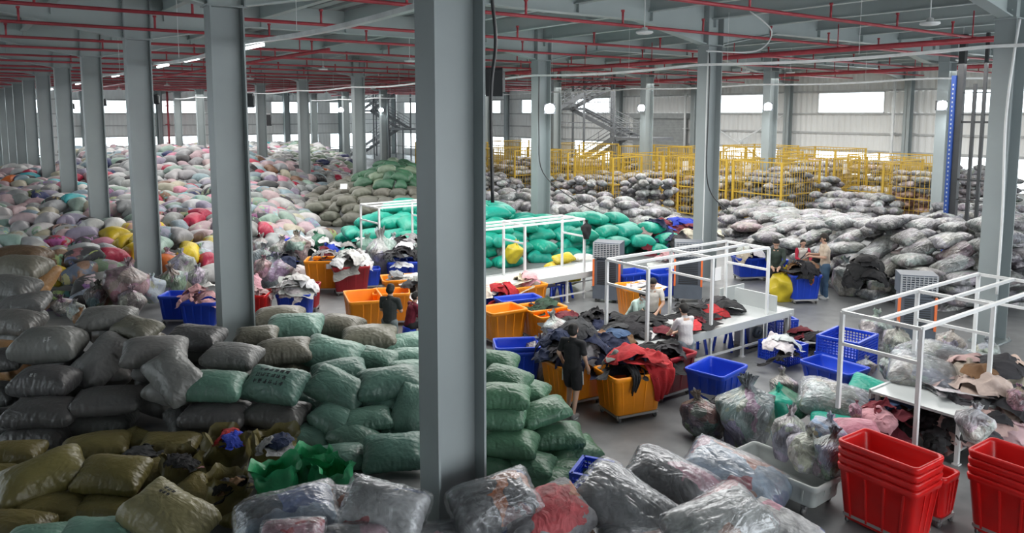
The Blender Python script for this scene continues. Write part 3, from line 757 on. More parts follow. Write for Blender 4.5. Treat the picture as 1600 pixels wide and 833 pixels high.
def crate(x, y, z, rz, L_, W_, H_, label, mat='blue'):
    e = empty('plastic_crate', (x, y, z), rz, label, 'crate', 'blue slatted crates')
    s = MB(); s.box(-L_/2, L_/2, -W_/2, W_/2, 0, .02)
    n1, n2 = int(L_/.06), int(W_/.06)
    for sy in (-1, 1):
        for i in range(n1+1): x_ = -L_/2+L_*i/n1; s.box(x_-.009, x_+.009, sy*W_/2-.01, sy*W_/2+.01, 0, H_)
        for k_ in range(6): z_ = .02+(H_-.05)*k_/5; s.box(-L_/2, L_/2, sy*W_/2-.012, sy*W_/2+.012, z_, z_+.022)
    for sx in (-1, 1):
        for i in range(n2+1): y_ = -W_/2+W_*i/n2; s.box(sx*L_/2-.01, sx*L_/2+.01, y_-.009, y_+.009, 0, H_)
        for k_ in range(6): z_ = .02+(H_-.05)*k_/5; s.box(sx*L_/2-.012, sx*L_/2+.012, -W_/2, W_/2, z_, z_+.022)
    s.build('basket', M[mat], e)
    r = MB()
    for sy in (-1, 1): r.box(-L_/2-.02, L_/2+.02, sy*W_/2-.025, sy*W_/2+.025, H_-.02, H_+.03)
    for sx in (-1, 1): r.box(sx*L_/2-.025, sx*L_/2+.025, -W_/2, W_/2, H_-.02, H_+.03)
    for sx in (-1, 1):
        for sy in (-1, 1): r.box(sx*L_/2-.02, sx*L_/2+.02, sy*W_/2-.02, sy*W_/2+.02, 0, H_)
    r.build('rim', M[mat], e); return e
crate(14.1, 9.3, 0, rad(-3), .62, .72, .36, 'blue slatted crate holding grey clothes left of the crate pile')
x, y = 14.55, 8.15; crate(x, y, 0, rad(5), .95, .8, .36, 'blue slatted crate under another beside the right-hand frame'); crate(x+.02, y, .375, rad(7), .95, .8, .34, 'blue slatted crate on top of another beside the right-hand frame')
x, y = at(1215, 510, .3); crate(x+.2, y, 0, rad(-30), .5, .4, .45, 'small blue crate under the side shelf of the middle table')
x, y = at(925, 742, .25); crate(x, y, 0, rad(30), .55, .42, .34, 'blue slatted crate between green sacks and clear plastic sacks')
x, y = 13.5, 7.78; bin_(x, y, rad(88), 'blue', 'long low blue tub in front of the crates', 1.05, .72, .42, base=.02)
# grey shallow tub cart
e = empty('grey_tub_cart', (9.0, 5.86, 0), rad(92), 'shallow grey tub cart of clothes bags left of the red stack', 'cart')
tm = tub_mesh(1.35, .66, .3, .92).mesh('tub'); tm.materials.append(M['grey_tub']); link('tub', tm, e, (0, 0, .14))
for sx in (-1, 1):
    for sy in (-1, 1):
        c_ = MB(); c_.tube([(-.02, 0, .06), (.02, 0, .06)], .058, 12); c_.box(-.03, .03, -.03, .03, .1, .14); c_.build('caster', M['rubber'], e, (sx*.5, sy*.3, 0))

# blue stools under the tables
for i, (px_, py_) in enumerate(((862, 455), (880, 450), (1130, 525), (1150, 520), (1085, 530))):
    x, y = at(px_, py_, .3); e = empty('plastic_stool', (x, y, 0), .3*i, 'dark blue plastic stool under the %s, %s from the left' % ('teal-side table' if i < 2 else 'middle table', ORD[i if i < 2 else (1, 2, 0)[i-2]]), 'stool', 'blue stools under tables')
    s = MB(); s.box(-.16, .16, -.16, .16, .43, .46); s.build('seat', M['blue'], e)
    for sx in (-1, 1):
        for sy in (-1, 1): l = MB(); l.bar((sx*.2, sy*.2, 0), (sx*.14, sy*.14, .44), .05); l.build('leg', M['blue'], e)
# machine under table end
x, y = at(1170, 515, .35); e = empty('conveyor_motor', (x, y, 0), 0, 'grey conveyor drive unit under the end of the middle table', 'machine')
s = MB(); s.box(-.25, .25, -.2, .2, .08, .55); s.box(-.3, .3, -.24, .24, .04, .1); s.build('housing', M['steel'], e)
s = MB(); s.tube([(0, -.2, .34), (0, -.27, .34)], .13, 16); s.tube([(0, -.27, .34), (0, -.3, .34)], .05, 12); s.build('drive_wheel', M['cooler'], e)
for sx in (-1, 1): l = MB(); l.box(sx*.22-.03, sx*.22+.03, -.2, .2, 0, .06); l.build('foot', M['steel'], e)
# little side shelf with folded cloth
x, y = at(1212, 487, .72); e = empty('side_stand', (x, y, 0), REL, 'small grey stand at the right end of the middle table', 'stand')
s = MB(); s.box(-.3, .3, -.2, .2, .68, .72); s.build('shelf', M['whitetop'], e)
for sx in (-1, 1):
    for sy in (-1, 1): l = MB(); l.box(sx*.27-.015, sx*.27+.015, sy*.17-.015, sy*.17+.015, 0, .68); l.build('leg', M['steel'], e)

# ---------------------------------------------------------------- evaporative air coolers
def cooler(x, y, rz, label, lying=False):
    e = empty('air_cooler', (x, y, 0), rz, label, 'air cooler', 'grey air coolers')
    b = MB(); b.box(-.38, .38, -.28, .28, .1, .48); b.box(-.35, .35, -.25, .25, .48, 1.18); b.box(-.28, .28, -.2, .2, 1.18, 1.24); b.build('body', M['cooler'], e)
    h_ = MB(); h_.box(-.38, .38, -.3, .3, 1.24, 1.68); h_.build('head', M['cooler'], e)
    g = MB()
    for i in range(8): g.box(-.34, .34, -.33, -.3, 1.29+i*.05, 1.305+i*.05)
    for i in range(9): g.box(-.34+i*.085-.008, -.34+i*.085+.008, -.335, -.3, 1.27, 1.66)
    g.box(-.37, -.34, -.33, -.3, 1.25, 1.67); g.box(.34, .37, -.33, -.3, 1.25, 1.67); g.build('outlet_grille', M['coolgrille'], e)
    p_ = MB()
    for i in range(13): p_.box(-.26, .26, -.27, -.25, .52+i*.05, .54+i*.05)
    p_.build('intake_louvres', M['dark'], e)
    for sx in (-1, 1): t = MB(); t.box(sx*.36-.025, sx*.36+.025, -.29, -.2, .45, 1.2); t.build('orange_trim', M['coolorange'], e)
    for sx in (-1, 1):
        for sy in (-1, 1): c_ = MB(); c_.tube([(-.02, 0, .05), (.02, 0, .05)], .05, 10); c_.box(-.02, .02, -.02, .02, .05, .11); c_.build('caster', M['rubber'], e, (sx*.3, sy*.2, 0))
x, y = at(950, 470, 0); cooler(x, y, REL-.35, 'tall grey air cooler left of the middle table frame')
x, y = at(1078, 470, .0); cooler(x, y+.1, REL-.2, 'tall grey air cooler behind the man in white at the middle table')
x, y = at(1440, 545, 0); cooler(x, y+.2, REL-.3, 'grey air cooler with orange trim wrapped in film at the right-hand table')
# ================================================================ CLOTH-SHAPED SACKS AND GARMENTS
SIM = []
def _cloth(o, pressure, tens, bend, shrink, frames, grav=1.0, selfc=False):
    m = o.modifiers.new('c', 'CLOTH'); s = m.settings
    s.quality = 5; s.mass = .3; s.tension_stiffness = tens; s.compression_stiffness = tens; s.shear_stiffness = 5; s.bending_stiffness = bend
    s.shrink_min = shrink
    if pressure: s.use_pressure = True; s.uniform_pressure_force = pressure
    s.effector_weights.gravity = grav
    c = m.collision_settings; c.collision_quality = 2; c.distance_min = .012; c.use_self_collision = selfc; c.self_distance_min = .012
    m.point_cache.frame_start = 1; m.point_cache.frame_end = frames
def sim_sack(name, L_, W_, nx, ny, pressure, seed, tens=15, bend=.3, shrink=0.0, frames=30):
    r = random.Random(seed); bm = bmesh.new(); V = {}
    ph = [r.uniform(0, 6) for _ in range(6)]
    def v(i, j, s):
        edge = i in (0, nx) or j in (0, ny); k = (i, j, 0 if edge else s)
        if k not in V:
            u, w_ = i/nx-.5, j/ny-.5
            bow = 1-.035*math.cos(math.pi*w_)*(1+.5*math.sin(ph[0]+3*u)); bow2 = 1-.045*math.cos(math.pi*u)*(1+.5*math.sin(ph[1]+3*w_))
            q_ = (2*u)**4*(2*w_)**4; bow *= 1-.16*q_; bow2 *= 1-.20*q_
            z = .24+.02*math.sin(9*u+ph[2])*math.sin(7*w_+ph[3])
            V[k] = bm.verts.new((u*L_*bow+r.uniform(-.004, .004), w_*W_*bow2+r.uniform(-.004, .004), z+(0 if edge else s*(.03+r.uniform(0, .015)))))
        return V[k]
    for i in range(nx):
        for j in range(ny):
            bm.faces.new((v(i, j, 1), v(i+1, j, 1), v(i+1, j+1, 1), v(i, j+1, 1)))
            bm.faces.new((v(i, j, -1), v(i, j+1, -1), v(i+1, j+1, -1), v(i+1, j, -1)))
    me = bpy.data.meshes.new(name); bm.to_mesh(me); bm.free()
    o = bpy.data.objects.new(name, me); COL.objects.link(o); _cloth(o, pressure, tens, bend, shrink, frames)
    SIM.append(o); return o
def sim_garment(name, seed, shape='tee', fold=.25, n=22, size=.75, frames=34):
    r = random.Random(seed); bm = bmesh.new(); V = {}
    ph = [r.uniform(0, 6.3) for _ in range(8)]
    def inside(u, w_):
        if shape == 'tee': return (abs(u) < .3 or w_ > .18) and not (abs(u) < .09 and w_ > .43)
        if shape == 'trousers': return abs(u) < .28 and (w_ > .2 or abs(u) > .04)
        return True
    for i in range(n):
        for j in range(n):
            u, w_ = (i+.5)/n-.5, (j+.5)/n-.5
            if not inside(u, w_): continue
            q = []
            for a, b in ((i, j), (i+1, j), (i+1, j+1), (i, j+1)):
                if (a, b) not in V:
                    x, y = (a/n-.5)*size, (b/n-.5)*size*1.15
                    z = .42+fold*(math.sin(9*x+ph[0])*math.sin(8*y+ph[1])+.6*math.sin(17*x+ph[2]+5*y)*math.sin(15*y+ph[3]))*.5
                    k = 1-.45*fold/.25*.8 if fold else 1
                    V[a, b] = bm.verts.new((x*k+.02*math.sin(12*y+ph[4]), y*k+.02*math.sin(12*x+ph[5]), z))
                q.append(V[a, b])
            bm.faces.new(q)
    me = bpy.data.meshes.new(name); bm.to_mesh(me); bm.free()
    o = bpy.data.objects.new(name, me); COL.objects.link(o); _cloth(o, 0, 12, .4, 0, frames)
    SIM.append(o); return o
def run_sims(frames=34):
    tmp = []
    g = MB(); n = len(SIM); side = 8
    g.add([(-20, -20, 0), (30, -20, 0), (30, 30, 0), (-20, 30, 0)], [(0, 1, 2, 3)])
    go = g.build('ground_tmp', M['floor']); go.modifiers.new('c', 'COLLISION'); tmp.append(go)
    go.location.z = -50
    for i, o in enumerate(SIM):
        o.location = ((i % side)*2.0, (i//side)*2.0, -50)
        sup = o.get('sup')
        if sup:
            b = MB()
            if sup == 'dome': b.lathe([(.3, 0), (.27, .1), (.16, .2), (.04, .24), (.0, .245)], 14)
            elif sup == 'edge': b.box(-.8, 0, -.8, .8, 0, .36)
            bo = b.build('support_tmp', M['floor']); bo.location = o.location; bo.modifiers.new('c', 'COLLISION'); tmp.append(bo)
    for f_ in range(1, frames+1): SC.frame_set(f_)
    dg = bpy.context.evaluated_depsgraph_get(); out = {}
    for o in SIM:
        me = bpy.data.meshes.new_from_object(o.evaluated_get(dg)); out[o.name] = me
    for o in SIM+tmp: bpy.data.objects.remove(o, do_unlink=True)
    SIM.clear(); SC.frame_set(1)
    for nm, me in out.items():
        co = np.empty(len(me.vertices)*3); me.vertices.foreach_get('co', co); co = co.reshape(-1, 3)
        lo, hi = co.min(0), co.max(0); c = (lo+hi)/2
        if me.name.startswith('g_'): c[2] = lo[2]
        co -= c; me.vertices.foreach_set('co', co.ravel()); me.polygons.foreach_set('use_smooth', [True]*len(me.polygons)); me.update()
        me['dims'] = [float(a) for a in hi-lo]
    return out
for i, (p_, te, be, sh) in enumerate(((17, 18, .4, -.01), (13, 15, .25, -.03), (11, 15, .15, -.05), (20, 20, .4, 0), (10, 13, .15, -.05))):
    sim_sack('s_big%d' % i, 1.15, .8, 46, 32, p_, i, te, be, sh)
for i, (p_, te, be, sh) in enumerate(((18, 20, .3, 0), (14, 15, .2, -.03), (11, 15, .1, -.04), (17, 15, .2, .0))):
    sim_sack('s_low%d' % i, 1.0, .72, 20, 14, p_, 10+i, te, be, sh)
for i in range(3): sim_sack('s_pack%d' % i, 1.0, .74, 28, 20, 20-2*i, 20+i, 22, .1, -.01)
for i, sh in enumerate(('sheet', 'tee', 'trousers', 'sheet', 'sheet', 'tee')):
    o = sim_garment('g_gar%d' % i, 40+i, sh, fold=(.2, .14, .22, .12, .25, .2)[i], n=26); o['sup'] = 'dome' if i != 3 else 'flat'
for i in range(2):
    o = sim_garment('g_edge%d' % i, 60+i, ('tee', 'trousers')[i], fold=.08, size=.9); o['sup'] = 'edge'
MESH = run_sims()
def withmat(base, mat, sub=0):
    key = (base, mat)
    if key not in MESH:
        me = MESH[base].copy(); me.materials.clear(); me.materials.append(M[mat]); MESH[key] = me
    return MESH[key]
def subdivided(base):
    """one Catmull-Clark step for the sacks nearest the camera"""
    key = base+'_hi'
    if key not in MESH:
        o = bpy.data.objects.new('tmp', MESH[base]); COL.objects.link(o); s = o.modifiers.new('s', 'SUBSURF'); s.levels = s.render_levels = 1
        dg = bpy.context.evaluated_depsgraph_get(); me = bpy.data.meshes.new_from_object(o.evaluated_get(dg)); bpy.data.objects.remove(o)
        MESH[key] = me
    return key
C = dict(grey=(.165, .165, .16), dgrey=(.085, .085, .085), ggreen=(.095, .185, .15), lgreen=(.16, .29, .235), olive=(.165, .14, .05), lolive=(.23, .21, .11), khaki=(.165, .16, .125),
         green=(.07, .165, .10), teal=(.012, .33, .24), clear=(.33, .33, .34), bluish=(.42, .46, .52), tan=(.36, .2, .09), pink=(.55, .22, .28), white=(.62, .62, .62), brown=(.12, .08, .05),
         yellow=(.62, .48, .03), black=(.012, .012, .014), navy=(.015, .025, .08), maroon=(.16, .012, .02), redc=(.42, .015, .02), dgreen=(.03, .13, .08))
def orient(yaw, tilt=0, roll=0):
    fh = Vector((SA, CA, 0))
    return (Matrix.Rotation(rad(tilt), 3, RT)@Matrix.Rotation(rad(roll), 3, fh)@Matrix.Rotation(yaw, 3, 'Z')).to_euler()
PLACED = []     # (x, y, z, L, W, T) of sacks set one by one
def put_sack(x, y, z, base, mat, col, scl, rot, name, label=None, cat='sack', group=None, thick=1.0, film=None):
    me = withmat(subdivided(base) if base.startswith('s_big') else base, mat)
    o = link(name, me); o.location = (x, y, z); o.rotation_euler = rot
    s = scl if isinstance(scl, (tuple, list)) else (scl, scl, scl*thick*1.15); o.scale = s; o.color = (*col, 1)
    tag(o, label, cat, group)
    if film:
        fo = link('plastic_film', withmat(subdivided('s_big%d' % film), 'clear'), o); fo.scale = (1.04, 1.05, 1.10); fo.location = (0, 0, .008)
    return o
def jit(c, a=.1, r=RND): k = 1+r.uniform(-a, a); return tuple(max(0, v*k*(1+r.uniform(-a/3, a/3))) for v in c)
FORE = []
def fs(px, py, z, wpx, yaw=0, tilt=8, roll=0, var=0, col='grey', label='', kind='woven_sack', thick=1.0, ln=1.15, mat='sack', group=None, film=None):
    x, y = at(px, py, z); w_ = pr(x, y, z)[2]; scl = wpx*w_/FPX/ln
    o = put_sack(x, y, z, 's_big%d' % var, mat, jit(C[col], .07), scl, orient(REL+rad(yaw), tilt, roll), kind, label, 'sack' if kind == 'woven_sack' else 'plastic bag', group, thick, film)
    PLACED.append((x, y, z, 1.15*scl, .8*scl, .3*scl*thick, col, kind)); return o
G1 = 'grey and green woven sacks stacked in the left foreground'
def g(px, py, z, w_, yaw, tilt, roll, var, col, label, **k): return fs(px, py, z, w_, yaw, tilt, roll, var, col, label, group=G1, **k)
# grey block at the left
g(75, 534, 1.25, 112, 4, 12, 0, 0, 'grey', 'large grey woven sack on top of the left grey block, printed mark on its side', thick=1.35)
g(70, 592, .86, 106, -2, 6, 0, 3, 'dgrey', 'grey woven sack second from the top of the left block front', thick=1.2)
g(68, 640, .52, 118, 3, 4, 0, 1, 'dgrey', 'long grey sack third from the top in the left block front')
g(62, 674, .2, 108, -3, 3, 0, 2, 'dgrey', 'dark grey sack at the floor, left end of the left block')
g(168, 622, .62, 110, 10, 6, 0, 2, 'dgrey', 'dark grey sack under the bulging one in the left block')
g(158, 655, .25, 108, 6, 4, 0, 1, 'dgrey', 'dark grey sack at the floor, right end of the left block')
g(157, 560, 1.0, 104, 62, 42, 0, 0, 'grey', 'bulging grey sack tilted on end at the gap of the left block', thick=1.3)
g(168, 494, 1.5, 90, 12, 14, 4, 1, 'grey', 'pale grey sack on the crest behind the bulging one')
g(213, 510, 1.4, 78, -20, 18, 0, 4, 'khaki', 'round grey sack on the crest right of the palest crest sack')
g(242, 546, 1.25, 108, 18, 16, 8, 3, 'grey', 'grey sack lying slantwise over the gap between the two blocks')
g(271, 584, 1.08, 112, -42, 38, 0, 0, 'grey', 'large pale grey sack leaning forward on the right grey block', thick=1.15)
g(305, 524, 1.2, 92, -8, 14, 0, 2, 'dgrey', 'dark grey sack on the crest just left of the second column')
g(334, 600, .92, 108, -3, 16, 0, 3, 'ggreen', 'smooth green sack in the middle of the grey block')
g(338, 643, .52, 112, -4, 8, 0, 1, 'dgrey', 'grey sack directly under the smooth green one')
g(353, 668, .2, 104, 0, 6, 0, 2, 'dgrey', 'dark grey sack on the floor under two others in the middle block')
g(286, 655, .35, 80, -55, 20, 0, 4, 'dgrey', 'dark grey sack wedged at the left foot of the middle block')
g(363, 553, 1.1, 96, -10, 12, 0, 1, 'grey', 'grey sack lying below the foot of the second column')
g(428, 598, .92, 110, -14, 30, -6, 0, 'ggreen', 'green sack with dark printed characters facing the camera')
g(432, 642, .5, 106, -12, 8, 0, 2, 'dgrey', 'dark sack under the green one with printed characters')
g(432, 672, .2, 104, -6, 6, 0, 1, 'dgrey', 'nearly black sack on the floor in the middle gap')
g(443, 546, 1.0, 98, 12, 14, 0, 3, 'khaki', 'brown-grey sack right of the second column foot')
g(400, 522, 1.05, 70, 8, 18, 0, 4, 'khaki', 'small creased sack with a black tie beside the second column')
g(460, 507, 1.02, 92, 4, 20, 0, 2, 'lgreen', 'shiny pale green sack on the crest right of the second column')
g(437, 492, .85, 84, 10, 10, 0, 1, 'khaki', 'khaki sack behind the shiny pale green one')
g(398, 540, .8, 70, 30, 10, 0, 1, 'dgrey', 'dark sack in the shade against the second column')
g(520, 550, .92, 108, -14, 24, 4, 0, 'lgreen', 'broad pale green sack spread across the green hill')
g(533, 506, .8, 80, -16, 14, 0, 3, 'khaki', 'khaki sack at the back edge near the empty orange bin')
g(577, 524, .75, 94, 8, 14, 0, 1, 'khaki', 'olive-grey sack at the back edge below the man in the dark tee')
g(590, 558, .82, 76, -20, 18, 0, 4, 'ggreen', 'small round green sack left of the nearest column top group')
g(632, 533, .62, 70, 20, 14, 0, 2, 'lgreen', 'pale green sack closest to the seated worker')
g(530, 578, .86, 92, 20, 14, 0, 1, 'ggreen', 'green sack behind the seamed one')
g(528, 605, .82, 108, -24, 34, 8, 3, 'ggreen', 'green sack with a dark seam running round its edge')
g(610, 594, .88, 116, 14, 16, 0, 0, 'ggreen', 'long green sack reaching the nearest column')
g(487, 628, .5, 80, -30, 16, 0, 2, 'ggreen', 'green sack at the left edge of the green hill')
g(527, 655, .45, 96, -35, 30, 0, 1, 'ggreen', 'crumpled green sack halfway down the green hill')
g(603, 622, .62, 82, -10, 14, 0, 4, 'ggreen', 'green sack under the long one by the nearest column')
g(640, 636, .6, 84, 74, 52, 0, 2, 'ggreen', 'green sack standing on end against the nearest column')
g(575, 652, .48, 84, 15, 16, 0, 1, 'ggreen', 'flattened green sack in the middle of the green slope')
g(560, 688, .25, 104, -40, 36, 0, 4, 'ggreen', 'creased green sack sliding down the green slope')
g(615, 704, .3, 110, 5, 34, 0, 3, 'ggreen', 'smooth green sack at the bottom left of the nearest column')
g(488, 682, .22, 78, -20, 20, 0, 2, 'ggreen', 'green sack at the foot of the green slope beside open sacks')
g(530, 712, .18, 92, 10, 14, 0, 1, 'ggreen', 'shaded green sack behind the torn green bags')
g(640, 556, .8, 70, 5, 12, 0, 3, 'lgreen', 'pale green sack partly hidden by the nearest column')
g(640, 575, .85, 70, 5, 12, 0, 1, 'lgreen', 'pale green sack squeezed between column and long green sack')
# left edge sacks
g(22, 500, 1.35, 92, -8, 14, 0, 1, 'grey', 'grey sack at the left picture edge above the left block')
g(30, 476, 1.45, 88, 10, 20, -8, 2, 'grey', 'grey sack with a raised corner at the left edge')
g(12, 545, 1.0, 76, -12, 10, 0, 4, 'tan', 'ochre sack showing at the left edge between grey ones')
g(-6, 560, 1.0, 90, 10, 12, 0, 0, 'dgrey', 'dark grey sack cut by the left picture edge, upper')
g(-10, 612, .6, 90, 0, 10, 0, 1, 'dgrey', 'dark grey sack cut by the left picture edge, middle')
g(-4, 655, .3, 90, 0, 8, 0, 2, 'dgrey', 'dark grey sack cut by the left picture edge, lower')
g(15, 447, 1.6, 94, -12, 16, 0, 3, 'grey', 'large pale grey sack in the left edge pile, below the tan one')
g(28, 415, 1.7, 100, -6, 10, 0, 0, 'khaki', 'wide khaki sack on the left edge pile')
g(60, 440, 1.3, 70, 70, 60, 0, 2, 'tan', 'tan sack standing on end at the left edge pile')
g(30, 398, 1.8, 92, -4, 8, 0, 1, 'brown', 'brown striped sack on top of the left edge pile')
G2 = 'olive woven sacks in the left front corner'
def ol(px, py, z, w_, yaw, tilt, roll, var, col, label, **k): return fs(px, py, z, w_, yaw, tilt, roll, var, col, label, group=G2, **k)
ol(62, 742, .55, 142, 38, 22, 0, 0, 'olive', 'big olive sack lying slantwise at the left front', thick=1.1)
ol(174, 738, .55, 122, -4, 20, 0, 3, 'olive', 'plump olive sack in the middle of the left front')
ol(75, 795, .25, 120, 12, 10, 0, 1, 'olive', 'olive sack under the big slanting one')
ol(165, 795, .22, 110, -6, 10, 0, 2, 'olive', 'olive sack under the plump middle one')
ol(262, 800, .62, 152, -28, 20, 4, 4, 'lolive', 'palest khaki-olive sack with a faint print at the bottom', thick=1.1)
ol(148, 696, .3, 108, 18, 10, 0, 1, 'olive', 'olive sack behind the plump middle one')
ol(20, 706, .35, 92, 6, 10, 0, 2, 'olive', 'olive sack behind the big slanting one at the left')
ol(-12, 742, .3, 84, 0, 12, 0, 3, 'olive', 'olive sack cut by the left edge near the bottom')
ol(262, 694, .3, 96, 0, 16, 0, 4, 'olive', 'creased olive sack with a gathered mouth')
ol(215, 688, .2, 80, -30, 12, 0, 1, 'olive', 'olive sack lying before the dark gap')
ol(312, 772, .3, 106, -38, 18, 0, 3, 'olive', 'smooth dark olive sack right of the palest one')
ol(235, 735, .25, 90, 30, 12, 0, 2, 'olive', 'shaded olive sack behind the palest one')
ol(20, 822, .3, 120, -5, 10, 0, 1, 'olive', 'olive sack at the lower left corner')
ol(145, 832, .42, 116, 0, 12, 0, 0, 'lgreen', 'pale green sack cut by the bottom edge', )
ol(60, 842, .4, 110, 8, 12, 0, 2, 'lgreen', 'pale green sack in the bottom left corner beside another')
ol(395, 690, .2, 84, 20, 10, 0, 2, 'olive', 'olive sack behind the open ones')
ol(330, 730, .2, 80, 10, 10, 0, 1, 'olive', 'olive sack between the two open sacks')
ol(470, 800, .15, 90, 10, 10, 0, 1, 'olive', 'dark olive sack beneath the torn green bags')
ol(395, 800, .2, 100, -10, 10, 0, 3, 'olive', 'dark olive sack in the hollow before the clear bags')
G3 = 'green sacks stacked right of the nearest column'
def gr(px, py, z, w_, yaw, tilt, roll, var, label, **k): return fs(px, py, z, w_, yaw, tilt, roll, var, 'green', label, group=G3, **k)
gr(772, 563, 1.3, 86, -12, 16, 0, 0, 'green sack topmost of the right green stack, touching the column')
gr(792, 588, 1.25, 84, -26, 14, 0, 1, 'green sack just below the topmost one of the right green stack')
gr(786, 616, 1.15, 96, -4, 10, 0, 3, 'plump green sack third from the top beside the column edge')
gr(778, 648, .9, 92, -6, 8, 0, 2, 'green sack in the middle of the stack beside the column edge')
gr(848, 640, .85, 88, 22, 14, -6, 4, 'rumpled green sack on the stack shoulder beside the man in black shorts')
gr(822, 606, 1.0, 80, -20, 12, 0, 1, 'green sack on the back shoulder of the right green stack')
gr(795, 688, .6, 104, -12, 10, 0, 0, 'large green sack low at the column edge')
gr(868, 678, .5, 98, 6, 12, 0, 3, 'plump green sack in the second course of the right stack end')
gr(822, 722, .3, 100, -14, 8, 0, 1, 'dark green sack under the large one near the clear bags')
gr(894, 706, .25, 96, 24, 18, 0, 2, 'long green sack ending the stack near the blue crate')
gr(850, 745, .15, 96, -14, 6, 0, 4, 'dark green sack at floor level behind the clear bags')
gr(880, 732, .15, 84, 15, 8, 0, 1, 'lowest green sack at the right foot of the stack')
gr(766, 728, .3, 90, 0, 8, 0, 3, 'green sack low behind the column edge')
G4 = 'clear plastic bags of clothes along the front'
def cl(px, py, z, w_, yaw, tilt, roll, var, col, label, f=1, **k): return fs(px, py, z, w_, yaw, tilt, roll, var, col, label, kind='plastic_bag_of_clothes', mat='contents', group=G4, film=f, **k)
C.update(greyclear=(.20, .20, .21), blueclear=(.30, .37, .47), darkclear=(.09, .09, .10), pinkclear=(.50, .25, .30), lightclear=(.42, .42, .42))
cl(448, 806, .75, 168, 20, 20, 0, 0, 'blueclear', 'clear bag with pale blue clothes, leftmost of the front clear bags', 2, thick=1.2)
cl(455, 838, .95, 110, 5, 24, 0, 3, 'pinkclear', 'clear bag with pink clothes cut by the bottom edge', 1)
cl(530, 780, .75, 96, -5, 18, 0, 2, 'lightclear', 'small milky bag between the blue one and the big white one', 4)
cl(600, 796, .95, 146, -14, 42, 0, 3, 'lightclear', 'big milky white plastic bag left of the nearest column foot', 1, thick=1.25)
cl(772, 782, .95, 146, 22, 26, 0, 0, 'darkclear', 'clear bag with red and blue clothes right of the column foot', 2, thick=1.3)
cl(848, 806, .75, 168, 30, 24, 0, 1, 'greyclear', 'grey clear bag with a blunt end in the front row centre', 0, thick=1.1)
cl(978, 790, .7, 176, -42, 30, 0, 3, 'greyclear', 'large clear bag with red and grey clothes centre right', 2, thick=1.2)
cl(1048, 752, .6, 158, -34, 26, 0, 0, 'darkclear', 'shiny clear bag lying over the floor right of the blue crate', 3, thick=1.2)
cl(1148, 745, .4, 172, -36, 24, 0, 4, 'blueclear', 'long smooth grey-blue clear bag pointing at the grey cart', 1, thick=1.1)
cl(1125, 812, .85, 172, 30, 20, 0, 2, 'lightclear', 'pale wrinkled plastic bag at the bottom, right of centre', 4, thick=1.1)
cl(1225, 822, .35, 120, -40, 20, 0, 1, 'lightclear', 'pale plastic bag at the bottom in front of the grey cart', 0)
cl(870, 850, .5, 130, -5, 10, 0, 2, 'darkclear', 'dark clear bag cut by the bottom edge, centre', 1)
cl(690, 850, .6, 150, 5, 14, 0, 4, 'darkclear', 'dark clear bag under the column foot at the bottom edge', 1)
cl(1000, 845, .5, 130, 5, 14, 0, 1, 'greyclear', 'grey clear bag at the bottom edge, right of centre', 1)
cl(555, 845, .8, 120, 5, 14, 0, 0, 'greyclear', 'grey clear bag cut by the bottom edge under the milky white one', 1)

# ---- upright bags: a body with a gathered, tied neck
def upright_mesh(name, seed, mat, n=34, h=.78, r=.27, opened=False):
    rr = random.Random(seed); mb = MB(); vs = []; m_ = 22
    ph = [rr.uniform(0, 6.3) for _ in range(9)]; ks = [rr.choice((5, 7, 9, 11, 13)) for _ in range(3)]
    for i in range(m_+1):
        t = i/m_
        if opened:
            prof = r*(.75+.45*math.sin(min(1, t*1.15)*math.pi*.62)); z = h*.8*t
            if t > .9: prof *= 1+(t-.9)*1.5
        else:
            prof = r*(.72+.55*math.sin(min(1, t*1.25)*math.pi*.75)) if t < .72 else r*(.95*(1-(t-.72)/.17) if t < .86 else .15+.2*(t-.86)/.14)
            prof = max(prof, r*.17); z = h*t
        fold = .02+.08*max(0, t-.45)+(.08 if t > .9 and not opened else 0)
        for k_ in range(n):
            a = 2*math.pi*k_/n
            d_ = 1+fold*(math.sin(ks[0]*a+ph[0])+.7*math.sin(ks[1]*a+ph[1]+3*t)+.5*math.sin(ks[2]*a+ph[2]))+.13*math.sin(2*a+ph[3]+5*t)+.08*math.sin(3*a+ph[4]+9*t)+.05*math.sin(5*a+ph[8]-12*t)
            zz = z+(.05*math.sin(3*a+ph[5])+.03*math.sin(7*a+ph[6]) if t > .85 else 0)*(1 if opened else .5)
            vs.append((prof*d_*math.cos(a)+.05*t*math.sin(ph[7]), prof*d_*math.sin(a)*.85+.05*t*math.cos(ph[7]), zz))
    fs_ = [(i*n+k_, i*n+(k_+1) % n, (i+1)*n+(k_+1) % n, (i+1)*n+k_) for i in range(m_) for k_ in range(n)]
    fs_.append(tuple(range(n))[::-1])
    mb.add(vs, fs_, 0, True); me = mb.mesh(name); me.materials.append(M[mat]); return me
UPM = {}
def upright(px, py, z, hpx, col, label, mat='film', opened=False, seed=0, name='tied_bag_of_clothes', group='tied bags of clothes standing about', yaw=0):
    x, y = at(px, py, z); w_ = pr(x, y, z)[2]; h = hpx*w_/FPX
    key = (seed % 5, mat, opened)
    if key not in UPM: UPM[key] = upright_mesh(name, 100+seed % 5, mat, opened=opened)
    o = link(name, UPM[key], None, (x, y, z), REL+yaw); s = h/.74; o.scale = (s*.84, s*.84, s); o.color = (*jit(C[col], .1), 1)
    if not opened: o.rotation_euler = (rad(9*math.sin(seed*2.1)), rad(11*math.cos(seed*1.7)), REL+yaw); o.scale = (s*(.84+.1*math.sin(seed)), s*(.84+.1*math.cos(seed*3)), s*.95)
    return tag(o, label, 'bag', group)
G5 = 'open olive sacks with clothes showing'
